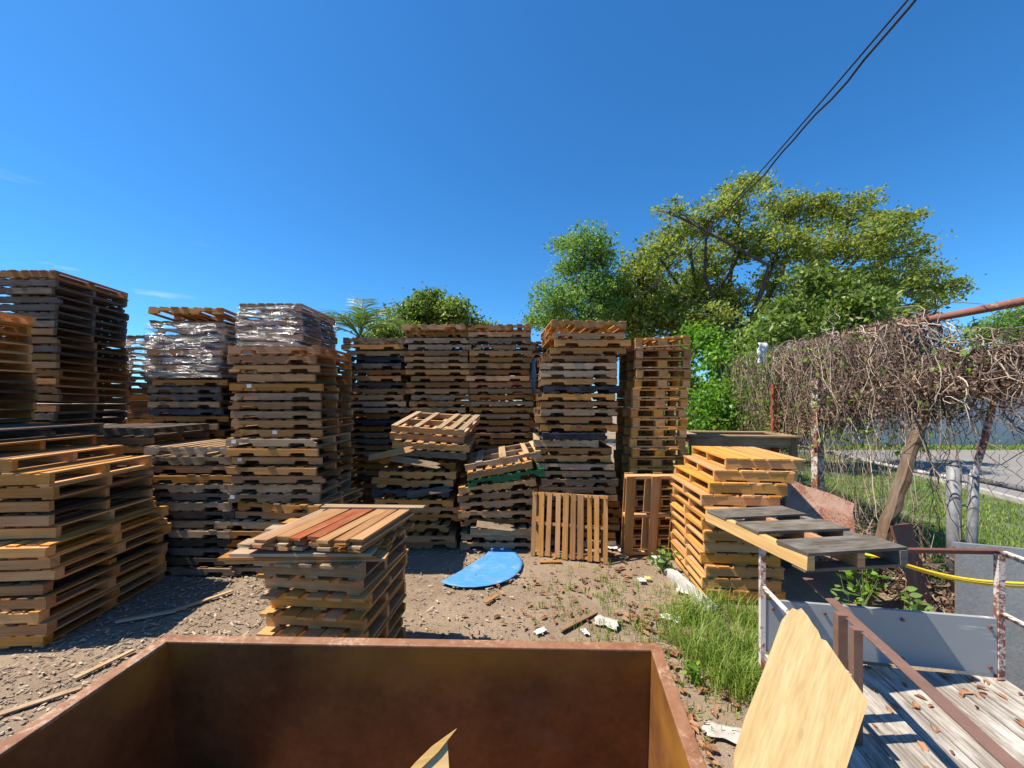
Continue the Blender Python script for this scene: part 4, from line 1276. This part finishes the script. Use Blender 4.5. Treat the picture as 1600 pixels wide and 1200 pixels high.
# ---------------------------------------------------------------- stretch film
m, n, b, out = newmat('stretch_film')
tcn = n.nodes.new('ShaderNodeTexCoord'); v_ = tcn.outputs['Object']
mpv = n.nodes.new('ShaderNodeMapping'); mpv.inputs['Scale'].default_value = (2.2, 2.2, 15); mpv.inputs['Rotation'].default_value = (R(16), R(14), 0)
n.links.new(v_, mpv.inputs[0])
a1 = noisen(n, mpv.outputs[0], 1.6, 6, 0.65)
gl = n.nodes.new('ShaderNodeBsdfGlossy'); gl.inputs['Roughness'].default_value = 0.2; gl.inputs['Color'].default_value = (.9, .92, .95, 1)
df = n.nodes.new('ShaderNodeBsdfDiffuse'); df.inputs['Color'].default_value = (.75, .77, .80, 1)
trn = n.nodes.new('ShaderNodeBsdfTransparent')
m1_ = n.nodes.new('ShaderNodeMixShader'); m1_.inputs[0].default_value = .3
n.links.new(gl.outputs[0], m1_.inputs[1]); n.links.new(df.outputs[0], m1_.inputs[2])
m2_ = n.nodes.new('ShaderNodeMixShader')
fac = mathn(n, 'ADD', mathn(n, 'MULTIPLY', ramp_out(n, a1.outputs[0], 0.50, 0.72), 0.62), 0.07)
n.links.new(fac, m2_.inputs[0]); n.links.new(trn.outputs[0], m2_.inputs[1]); n.links.new(m1_.outputs[0], m2_.inputs[2])
n.links.new(m2_.outputs[0], out.inputs[0])
bp = n.nodes.new('ShaderNodeBump'); bp.inputs['Strength'].default_value = 1.0; bp.inputs['Distance'].default_value = .06
n.links.new(a1.outputs[0], bp.inputs['Height']); n.links.new(bp.outputs[0], gl.inputs['Normal']); n.links.new(bp.outputs[0], df.inputs['Normal'])
film = m
def wrap(cx, cy, wx, wy, z0, z1, label, seed):
    mb = MB(); nz = 40; na = 64
    for k in range(nz + 1):
        z = z0 + (z1 - z0) * k / nz
        for i in range(na):
            th = 2 * math.pi * i / na
            c_, s_ = math.cos(th), math.sin(th)
            e_ = 14.0
            q = (abs(c_) ** e_ + abs(s_) ** e_) ** (-1 / e_)
            x = c_ * q * (wx / 2 + .035); y = s_ * q * (wy / 2 + .035)
            nz_ = noise.noise(Vector((x * 2 + seed, y * 2, z * 7 + .8 * x))) * .022 + noise.noise(Vector((x * 6 + seed, y * 6, z * 16 + 3 * x))) * .012
            ln = math.hypot(x, y)
            dz = .08 * noise.noise(Vector((x * 1.5, y * 1.5, seed))) if k in (0, nz) else 0
            mb.v.append((x * (1 + nz_ / ln), y * (1 + nz_ / ln), z - (z0 + z1) / 2 + dz))
    for k in range(nz):
        for i in range(na):
            j = (i + 1) % na
            mb.face([k * na + i, k * na + j, (k + 1) * na + j, (k + 1) * na + i], [(0, 0)] * 4)
    o = mb.obj('stretch_film', film, None, True)
    o.location = (cx, cy, (z0 + z1) / 2)
    tag(o, label, 'plastic film')
wrap(-5.45, 7.03, 1.28, 1.10, 2.72, 3.62, 'shiny crumpled stretch film round the stack with a peaked top', 1.0)
wrap(-3.98, 7.03, 1.08, 1.26, 3.05, 3.88, 'clear stretch film round the stack with a flat top', 5.0)
wrap(-7.35, 8.5, 1.28, 1.10, 2.9, 3.6, 'stretch film round the grey stack glimpsed behind the tallest stack', 9.0)

# ---------------------------------------------------------------- trees
bark = plain('bark', (0.085, 0.068, 0.052), 0.95, 0, 0.4, 3, 0.6)
oak_l = leafmat('oak_leaves', (0.10, 0.145, 0.024), (0.34, 0.39, 0.085), 0.45, 0.5)
grn_l = leafmat('tree_leaves', (0.085, 0.165, 0.035), (0.24, 0.37, 0.085), 0.42, 0.5)
brd_l = leafmat('broad_leaves', (0.06, 0.115, 0.02), (0.26, 0.34, 0.07), 0.35, 0.4)
def tree(name, label, base, blobs, leafm, nl, ls, trunk_h, trunk_r, seed, twigs=7, cl=.5, per=42, aspect=.5, flat=.2, hollow=.35, trunk_lean=(0, 0)):
    r = random.Random(seed)
    t_ = thing(name, label, 'tree', T(base[0], base[1], 0))
    o0 = Vector((base[0], base[1], 0))
    mb = MB()
    fork = Vector((trunk_lean[0], trunk_lean[1], trunk_h))
    mb.tube([Vector((0, 0, -.1)), fork * .35 + Vector((.05, 0, 0)), fork * .7 + Vector((-.08, .05, 0)), fork], trunk_r * 1.25, 9, r1=trunk_r * .85)
    tr_o = mb.obj('trunk', bark, t_, True)
    br = MB(); cen_ = []
    tot = sum(b_[1] ** 2 for b_ in blobs)
    for c0, rad, sq in blobs:
        c_ = Vector(c0) - o0
        mid = fork.lerp(c_, .5) + Vector((r.gauss(0, .12), r.gauss(0, .12), r.uniform(-.02, .12))) * (c_ - fork).length
        L1 = [fork, fork.lerp(mid, .5) + Vector((r.gauss(0, .25), r.gauss(0, .25), 0)) * rad * .3, mid, mid.lerp(c_, .6) + Vector((r.gauss(0, .2), r.gauss(0, .2), .1)) * rad * .4, c_]
        rr = trunk_r * (.26 + .1 * r.random())
        br.tube(L1, rr, 6, r1=rr * .3)
        ncl = max(4, int(nl * rad ** 2 / tot / per))
        ends = []
        for k in range(ncl):
            d_ = Vector((r.gauss(0, 1), r.gauss(0, 1), r.gauss(0, 1) * .9 + .25)).normalized()
            q = (hollow + (1 - hollow) * r.random() ** .6) * rad
            e_ = c_ + Vector((d_.x * q, d_.y * q, d_.z * q * sq))
            ends.append(e_)
            sp = cl * r.uniform(.5, 1.15)
            for i in range(int(per * r.uniform(.5, 1.5))):
                cen_.append((e_.x + r.gauss(0, sp), e_.y + r.gauss(0, sp), e_.z + r.gauss(0, sp * .5)))
        for e_ in ends[:max(twigs, len(ends) // 4)]:
            s_ = L1[-2].lerp(c_, r.random())
            m_ = s_.lerp(e_, .5) + Vector((r.gauss(0, .15), r.gauss(0, .15), r.gauss(.08, .1))) * rad * .5
            br.tube([s_, m_, e_], rr * .26, 4, r1=rr * .08)
    br.obj('limbs', bark, t_, True)
    cards('crown', cen_, rng.uniform(ls * .6, ls * 1.25, len(cen_)), leafm, t_, flat=flat, aspect=aspect)
    return t_
def blobs_px(lst, Y, seed, dep=2.5):
    r = random.Random(seed); o_ = []
    for x, y, rad in lst:
        yy = Y + r.uniform(-dep, dep)
        o_.append((P(x, y, yy), rad / F * yy, .75))
    return o_
oak = [(1160, 312, 44), (1112, 335, 40), (1070, 372, 44), (1030, 402, 44), (990, 430, 46), (955, 470, 44), (1225, 330, 44), (1275, 335, 44), (1330, 338, 44), (1385, 352, 40),
       (1400, 395, 44), (1340, 390, 50), (1280, 395, 52), (1220, 390, 52), (1160, 378, 46), (1110, 405, 44), (1420, 432, 40), (1460, 445, 34), (1488, 448, 22), (1390, 450, 44),
       (1330, 450, 48), (1270, 460, 48), (1075, 455, 40), (1030, 470, 44), (975, 500, 44), (1045, 330, 20), (1200, 455, 40), (1120, 470, 34), (1175, 285, 22), (1440, 480, 34), (940, 500, 34), (1010, 505, 40), (1070, 505, 38), (1125, 505, 34), (1080, 535, 30), (1000, 535, 34), (1100, 445, 40), (1150, 478, 38), (1055, 495, 38), (1165, 520, 34)]
ob = blobs_px(oak, 24.0, 4) + blobs_px([(955, 458, 36), (1000, 440, 36), (1005, 485, 40), (958, 505, 34), (1055, 465, 34), (1058, 508, 38), (1110, 500, 34)], 21.5, 5, .8)
tree('oak_tree', 'wide spreading oak with yellow-green new leaves beyond the vine fence', (13.6, 24.5), ob, oak_l, 64000, .25, 5.2, .55, 3, twigs=9, cl=.36, per=34, aspect=.5, hollow=.25, trunk_lean=(.6, 0))
gt = blobs_px([(915, 385, 38), (885, 385, 22), (940, 400, 30), (905, 430, 38), (870, 465, 40), (930, 450, 36), (855, 500, 34), (900, 500, 46), (945, 480, 34)], 21, 8, 1.2)
tree('green_tree', 'tall fresh green tree standing beside the spreading oak', (4.2, 21.5), gt, grn_l, 19000, .18, 4.0, .22, 5, twigs=9, cl=.34, per=40, hollow=.25)
rt_ = blobs_px([(640, 505, 40), (675, 480, 36), (710, 490, 34), (690, 515, 42), (625, 520, 34), (745, 510, 20), (655, 490, 26), (600, 530, 34), (735, 520, 26)], 17, 9, 1.0)
tree('round_tree', 'dense rounded dark green tree behind the back stacks', (-3.6, 17.2), rt_, brd_l, 19000, .17, 3.2, .2, 6, twigs=10, cl=.26, per=36, aspect=.6, hollow=.25)
bt = blobs_px([(1235, 490, 34), (1275, 455, 30), (1300, 480, 40), (1345, 482, 34), (1210, 520, 36), (1265, 515, 40), (1335, 510, 40), (1390, 500, 26), (1180, 535, 30), (1255, 430, 16), (1320, 445, 20)], 13.5, 12, 1.0)
tree('broadleaf_tree', 'lower broadleaf tree with big glossy leaves in front of the oak', (10.6, 13.6), bt, brd_l, 12000, .21, 2.4, .16, 7, twigs=9, cl=.30, per=22, aspect=.5, hollow=.3, flat=.05)
ft = blobs_px([(1548, 512, 24), (1578, 505, 24), (1612, 500, 34), (1580, 530, 34), (1535, 528, 24), (1640, 520, 40), (1610, 545, 34)], 34, 13, 1.0)
tree('far_tree', 'small distant tree seen through the gap under the rusty rail', (44, 34.4), ft, grn_l, 9000, .32, 4, .25, 8, cl=.5, per=30)
# coconut palm behind the back stacks
PL = thing('palm_tree', 'coconut palm with arching feathery fronds behind the back stacks', 'palm tree', T(-4.75, 12.2, 0))
MB().tube([(0, 0, -.1), (.12, 0, 1.2), (.05, 0, 2.6), (0, 0, 4.35)], .17, 10, r1=.12).obj('trunk', bark, PL, True)
palmm = leafmat('palm_leaflets', (0.05, 0.10, 0.02), (0.16, 0.25, 0.05), 0.3, 0.4)
rpm = random.Random(2)
for k, (az, el, L) in enumerate(((175, 62, 1.6), (150, 42, 1.9), (100, 80, 2.1), (60, 68, 1.8), (20, 48, 1.7), (-15, 38, 1.6), (200, 30, 1.7), (230, 48, 1.5), (-60, 50, 1.5), (-110, 45, 1.5), (300, 66, 1.4), (120, 60, 1.9))):
    mb = MB(); a_ = R(az); pts = []
    d_ = Vector((math.cos(a_), math.sin(a_) * .8, 0)); p_ = Vector((0, 0, 4.3)); e_ = R(el)
    for i in range(15):
        pts.append(p_.copy())
        p_ = p_ + (d_ * math.cos(e_) + Vector((0, 0, math.sin(e_)))) * L / 14
        e_ -= R(7.0 * (i / 9 + .25))
    mb.tube(pts, .022, 5, r1=.005)
    for i in range(3, 15):
        for sub in (0, .5):
            if i + sub > 14: continue
            q0 = pts[i].lerp(pts[min(i + 1, 14)], sub)
            tdir = (pts[min(i + 1, 14)] - pts[max(0, i - 1)]).normalized()
            side = tdir.cross(Vector((0, 0, 1)))
            side = side.normalized() if side.length > .05 else Vector((-d_.y, d_.x, 0))
            ll = .62 * math.sin(math.pi * (i + sub - 1.5) / 14.5) ** .7 + .06
            for s in (-1, 1):
                dirn = (side * s * .8 + tdir * .75 + Vector((0, 0, rpm.uniform(-.35, .1)))).normalized()
                wv_ = tdir * .017
                tip = q0 + dirn * ll + Vector((0, 0, -.12 * ll))
                mid = q0 + dirn * ll * .5
                b0 = len(mb.v)
                mb.v += [tuple(q0 - wv_), tuple(q0 + wv_), tuple(mid + wv_ * 1.1), tuple(mid - wv_ * 1.1), tuple(tip)]
                mb.face([b0, b0 + 1, b0 + 2, b0 + 3], [(0, 0)] * 4); mb.face([b0 + 3, b0 + 2, b0 + 4], [(0, 0)] * 3)
    mb.obj('frond', palmm, PL)

# ---------------------------------------------------------------- overhead wires
cab = plain('black_cable', (0.02, 0.02, 0.022), 0.6, 0, 0.1, 5)
a = P(1452, -40, 3.4); e = P(985, 470, 19.5)
base = []
for i in range(-36, 61):
    t_ = i / 60
    p = a.lerp(e, t_); p.z -= 4 * .35 * t_ * (1 - t_)
    base.append(p)
for k, lab in ((0, 'straight black overhead cable crossing the sky above the fence'), (1, 'twisted black overhead cable wound loosely beside the straight one')):
    pts = []
    for i, p in enumerate(base):
        q = p.copy()
        if k == 1:
            q += Vector((.055 + .012 * math.sin(i * 1.9), 0, -.03 + .02 * math.sin(i * .9)))
        pts.append(q)
    o = MB().tube(pts, .0105 if k == 0 else .0135, 6).obj('overhead_cable', cab, None, True)
    tag(o, lab, 'cable')

# ---------------------------------------------------------------- weeds and grass
gr = leafmat('grass_blades', (0.09, 0.18, 0.022), (0.33, 0.42, 0.09), 0.4, 0.5)
def blades(name, xy, h, wdt, mat, lean=.45):
    n_ = len(xy); xy = np.asarray(xy)
    h = rng.uniform(h[0], h[1], n_); a = rng.uniform(0, 6.28, n_); ln = rng.uniform(.1, 1, n_) * lean * h * 1.6
    dx, dy = np.cos(a), np.sin(a); sx_, sy_ = -dy * wdt, dx * wdt
    v = np.empty((n_, 5, 3))
    v[:, 0] = np.stack([xy[:, 0] - sx_, xy[:, 1] - sy_, np.full(n_, -.02)], 1)
    v[:, 1] = np.stack([xy[:, 0] + sx_, xy[:, 1] + sy_, np.full(n_, -.02)], 1)
    mx, my = xy[:, 0] + dx * ln * .35, xy[:, 1] + dy * ln * .35
    v[:, 2] = np.stack([mx + sx_ * .8, my + sy_ * .8, h * .62], 1)
    v[:, 3] = np.stack([mx - sx_ * .8, my - sy_ * .8, h * .62], 1)
    v[:, 4] = np.stack([xy[:, 0] + dx * ln, xy[:, 1] + dy * ln, h * .9], 1)
    i = np.arange(n_)[:, None] * 5
    tri = np.concatenate([i + [[0, 1, 2]], i + [[0, 2, 3]], i + [[3, 2, 4]]], 1).reshape(-1, 3)
    o = rawmesh(name, v.reshape(-1, 3), tri, mat)
    o['kind'] = 'stuff'
    return o
rg = random.Random(17)
pts = []
poly = [(1022, 985), (1050, 965), (1075, 950), (1110, 945), (1150, 950), (1195, 958), (1200, 1010), (1195, 1060), (1170, 1100), (1120, 1085), (1085, 1060), (1070, 1025)]
gp = [G(x, y) for x, y in poly]
def inside(x, y, pl):
    c_ = False; k = len(pl)
    for i in range(k):
        a_, b_ = pl[i], pl[(i + 1) % k]
        if (a_.y > y) != (b_.y > y) and x < (b_.x - a_.x) * (y - a_.y) / (b_.y - a_.y) + a_.x:
            c_ = not c_
    return c_
tufts = []
while len(tufts) < 210:
    x, y = rg.uniform(.9, 2.6), rg.uniform(2.6, 4.6)
    if inside(x, y, gp): tufts.append((x, y))
for x, y in tufts:
    k = int((2 + 11 * max(0, min(1, (x - 1.15) / .6))) * max(.15, 1 + 2.4 * noise.noise(Vector((x * 2.9, y * 2.9, 5)))))
    for i in range(k):
        pts.append((x + rg.gauss(0, .05), y + rg.gauss(0, .05)))
o = blades('grass', pts, (.03, .30), .0036, gr, .8); tag(o, 'tall green grass growing between the bin and the stepped stack', 'grass', None, 'stuff')
pts = []
for i in range(42000):
    Y = 3.6 + 8.5 * rg.random() ** 1.3; x = fence_x(Y) + .05 + rg.random() ** 1.5 * 5.5
    if x > e0.x + (Y - e0.y) * (e2.x - e0.x) / (e2.y - e0.y) - .15: continue
    if noise.noise(Vector((x * 1.3, Y * 1.3, 2))) < -.22: continue
    pts.append((x, Y))
o = blades('verge_grass', pts, (.03, .13), .006, gr); tag(o, 'short patchy grass on the verge beyond the fence', 'grass', None, 'stuff')
pts = []
for i in range(9000):
    pts.append((rg.uniform(10, 30), rg.uniform(18.3, 19.5)))
o = blades('wall_grass', pts, (.05, .2), .016, gr); tag(o, 'strip of grass along the foot of the blue grey wall', 'grass', None, 'stuff')
pts = []
for i in range(420):
    x, y = rg.gauss(1.3, .7), rg.gauss(3.9, .8)
    if x > .2: 
        for k in range(6): pts.append((x + rg.gauss(0, .03), y + rg.gauss(0, .03)))
o = blades('sparse_grass', pts, (.02, .09), .004, gr); tag(o, 'sparse short grass sprouting from the littered dirt', 'grass', None, 'stuff')
def weed(x, y, h, n_, ls, label, mat, z=0.0, name='weed', spread=.5):
    t_ = thing(name, label, 'plant', T(x, y, z))
    mb = MB(); cen_ = []
    for i in range(n_):
        a_ = rg.uniform(0, 6.28); top = Vector((math.cos(a_) * h * spread * rg.random(), math.sin(a_) * h * spread * rg.random(), h * rg.uniform(.5, 1)))
        mb.tube([(0, 0, -.02), top * .5 + Vector((0, 0, .1 * h)), top], .006, 4, r1=.002)
        for k in range(7):
            q = rg.uniform(.35, 1.05)
            cen_.append(top * q + Vector((rg.gauss(0, ls * .5), rg.gauss(0, ls * .5), rg.gauss(0, ls * .3))))
    mb.obj('stems', plain('green_stem', (.10, .16, .04), .7), t_)
    cards('leaves', cen_, rng.uniform(ls * .6, ls * 1.2, len(cen_)), mat, t_, aspect=.55, flat=.4, fine=True)
q = G(1036, 893); weed(q.x, q.y, .30, 12, .10, 'small green weed at the foot of the upright honey pallet', grn_l)
q = P(1350, 835, 4.35); weed(q.x, q.y, 1.05, 12, .12, 'leafy green plant growing beside the leaning timber post', creep_m, spread=.28)
weed(3.35, 3.85, .6, 8, .10, 'shaded leafy plant in the dark gap behind the trailer gate', grn_l)
weed(3.95, 3.85, .5, 8, .10, 'leafy plant between the trailer gate and the grey gate post', grn_l)
weed(2.75, 3.45, .45, 10, .09, 'low weed under the grey-planked pallet', grn_l)
q = G(1085, 1065); weed(q.x, q.y, .14, 9, .06, 'low broad-leaved weed beside the rusty bin rim', creep_m)
# brush heap at the fence foot
BH = MB()
for i in range(520):
    Y = rv.uniform(4.4, 8.6)
    p = Vector((fence_x(Y) - abs(rv.gauss(0, .32)), Y, abs(rv.gauss(0, .35)) * (1.0 if Y > 5.2 else .6)))
    d_ = Vector((rv.gauss(0, 1), rv.gauss(0, 1), rv.gauss(0, .8))).normalized() * rv.uniform(.15, .4)
    BH.tube([p - d_, p + Vector((rv.gauss(0, .04), rv.gauss(0, .04), rv.gauss(.03, .04))), p + d_], rv.choice((.003, .005, .008)), 3, cap=False)
o = BH.obj('brushwood', stemm); tag(o, 'heap of dry twigs along the foot of the fence', 'brushwood', None, 'stuff')
cc = []
for i in range(3800):
    Y = rv.uniform(4.0, 8.8); cc.append((fence_x(Y) - abs(rv.gauss(0, .4)), Y, abs(rv.gauss(0, .28))))
o = cards('fence_litter', cc, rng.uniform(.03, .08, len(cc)), deadleaf, kind='stuff'); tag(o, 'dead leaves heaped along the foot of the fence', 'leaves', None, 'stuff')

# ---------------------------------------------------------------- litter on the ground
chipm = [plain('pale_wood_chip', (.46, .36, .25), .85, 0, .25, 20), plain('brown_wood_chip', (.26, .18, .12), .9, 0, .3, 20), plain('grey_wood_chip', (.28, .23, .18), .9, 0, .3, 20)]
def boxes(name, n_, sampler, dims, mats, label, cat):
    mb = MB()
    for i in range(n_):
        x, y = sampler()
        L, wd, th = dims()
        M_ = T(x, y, max(0, hills(x, y)) * .3 + .002, rg.uniform(0, 360), rg.gauss(0, 9), rg.gauss(0, 9))
        mb.box((-L / 2, -wd / 2, 0), (L / 2, wd / 2, th), M_, ax=0, jit=L * .06, mi=rg.randrange(len(mats)), r=rg)
    o = mb.obj(name, mats); tag(o, label, cat, None, 'stuff')
def samp_left():
    Y = 2.0 + 4.2 * rg.random() ** 1.4
    return rg.uniform(-4.6, -1.9) if rg.random() < .8 else rg.uniform(-2.0, .2), Y
def in_bin(x, y): return -1.75 < x < .8 and y < 1.9
boxes('wood_chips', 5200, samp_left, lambda: (rg.uniform(.012, .05) * rg.choice((1, 1, 1, 1.9)), rg.uniform(.006, .018), rg.uniform(.002, .006)), chipm, 'splintered wood chips strewn over the dirt between the stacks', 'wood chips')
def samp_all():
    while True:
        x, y = rg.uniform(-4.5, 2.6), 1.95 + 4.3 * rg.random()
        if not in_bin(x, y): return x, y
boxes('pebbles', 1300, samp_all, lambda: (rg.uniform(.005, .018), rg.uniform(.005, .014), rg.uniform(.004, .010)), [plain('pale_stone', (.38, .33, .27), .9, 0, .3, 20), plain('brown_stone', (.25, .19, .14), .9, 0, .3, 20)], 'small stones and crumbs scattered on the yard dirt', 'pebbles')
fall_l = leafmat('fallen_leaves', (0.13, 0.065, 0.035), (0.40, 0.21, 0.11), 0.1, 0.7)
cc = []
for i in range(620):
    while True:
        x, y = rg.gauss(1.1, .75), rg.gauss(3.6, 1.2)
        if x > -1.1 and y > 1.0 and not in_bin(x, y) and x < 2.3 and noise.noise(Vector((x * 1.7, y * 1.7, 9))) + rg.uniform(-.3, .3) > .0: break
    cc.append((x, y, .012 + rg.random() * .02))
for i in range(420):
    cc.append((rg.uniform(.78, 1.35), rg.uniform(1.2, 3.0), .012 + rg.random() * .03))
o = cards('fallen_leaves', cc, rng.uniform(.03, .11, len(cc)), fall_l, flat=.8, aspect=.5, fine=True, curl=.3); tag(o, 'orange-brown fallen leaves littering the dirt', 'leaves', None, 'stuff')
cc = []
for i in range(45):
    q = TR.matrix_basis @ Vector((rg.uniform(.2, 1.5), -abs(rg.gauss(0, .55)) - .04, TZ + .018))
    cc.append(tuple(q))
o = cards('deck_leaves', cc, rng.uniform(.03, .10, len(cc)), fall_l, flat=.8, aspect=.42, fine=True, curl=.35); tag(o, 'dry curled leaves blown onto the trailer deck', 'leaves', None, 'stuff')
# single bits of rubbish
def rubbish(px, py, s, label, mat, cat, seed, asp=1.0):
    q = G(px, py); r = random.Random(seed); mb = MB(); n_ = 7
    for i in range(n_):
        for j in range(n_):
            u, v_ = i / (n_ - 1) - .5, j / (n_ - 1) - .5
            f_ = 1 - .35 * r.random() * (abs(u) > .4 or abs(v_) > .4)
            mb.v.append((u * s * asp * f_, v_ * s * f_, .012 + s * .22 * abs(noise.noise(Vector((u * 5 + seed, v_ * 5, seed)))) + s * .05 * r.random()))
    for i in range(n_ - 1):
        for j in range(n_ - 1):
            mb.face([i * n_ + j, (i + 1) * n_ + j, (i + 1) * n_ + j + 1, i * n_ + j + 1], [(0, 0)] * 4)
    o = mb.obj('litter_scrap', mat, None, True); o.location = (q.x, q.y, 0); o.rotation_euler = (0, 0, r.uniform(0, 6))
    o.modifiers.new('s', 'SOLIDIFY').thickness = .003
    tag(o, label, cat, None)
clearp = plain('cloudy_plastic', (.58, .58, .56), .25, 0, .15, 25)
greyrag = plain('grey_rag', (.42, .39, .35), .9, 0, .25, 18)
yelp = plain('yellow_card', (.62, .50, .16), .7, 0, .15, 20)
rubbish(914, 990, .13, 'crumpled clear plastic bottle wrapper on the dirt behind the bin', clearp, 'plastic', 1, .55)
rubbish(1048, 968, .17, 'white plastic bag scrap at the edge of the grass', white, 'plastic', 2, 1.3)
rubbish(1012, 905, .09, 'yellow card scrap on the littered dirt', yelp, 'card', 3)
rubbish(1003, 908, .11, 'white paper scrap beside the yellow card', white, 'paper', 4)
rubbish(958, 856, .18, 'white rubble and paper heap beside the upright honey pallet', white, 'rubbish', 5, 1.5)
rubbish(975, 862, .20, 'grey crumpled paper at the foot of the upright honey pallet', greyrag, 'paper', 6)
rubbish(948, 975, .20, 'grey torn cloth strip lying on the dirt behind the bin', greyrag, 'cloth', 7, 1.4)
rubbish(975, 872, .13, 'small white paper scrap in front of the slatted pallet', white, 'paper', 8)
rubbish(845, 988, .08, 'pale curled plastic strip near the blue sheet', clearp, 'plastic', 9, 2)
rubbish(1070, 925, .22, 'cloudy plastic sheet crumpled against the stepped blond stack', clearp, 'plastic', 10)
rubbish(772, 838, .12, 'white paper on the dirt under the sagging stack', white, 'paper', 11)
rubbish(1135, 1150, .16, 'pale bark strip on the ground beside the plywood', greyrag, 'bark', 12, 2)
for px, py, L, az, mk, lab in ((905, 972, .55, 38, 'grey', 'bare grey wood slat lying on the dirt behind the bin'), (860, 880, .32, 2, 'brown', 'thin brown stick in front of the slatted pallet'),
                               (768, 938, .22, 50, 'brown', 'short brown stick beside the blue sheet'), (230, 965, .5, 25, 'pale', 'pale splintered slat in the wood chips'),
                               (320, 940, .55, 55, 'pale', 'long pale splinter in the wood chips'), (165, 1040, .4, 70, 'pale', 'pale slat by the long blond stack'),
                               (60, 1100, .45, 40, 'grey', 'grey slat nearest the frame edge on the wood chips'), (960, 868, .42, -35, 'tan', 'tan slat fallen between the two upright pallets')):
    q = G(px, py)
    o = MB().box((-L / 2, -.025, 0), (L / 2, .025, .014), jit=.006, r=rg).obj('wood_scrap', W[mk]); o.matrix_basis = T(q.x, q.y, .012, az)
    tag(o, lab, 'wood scrap')
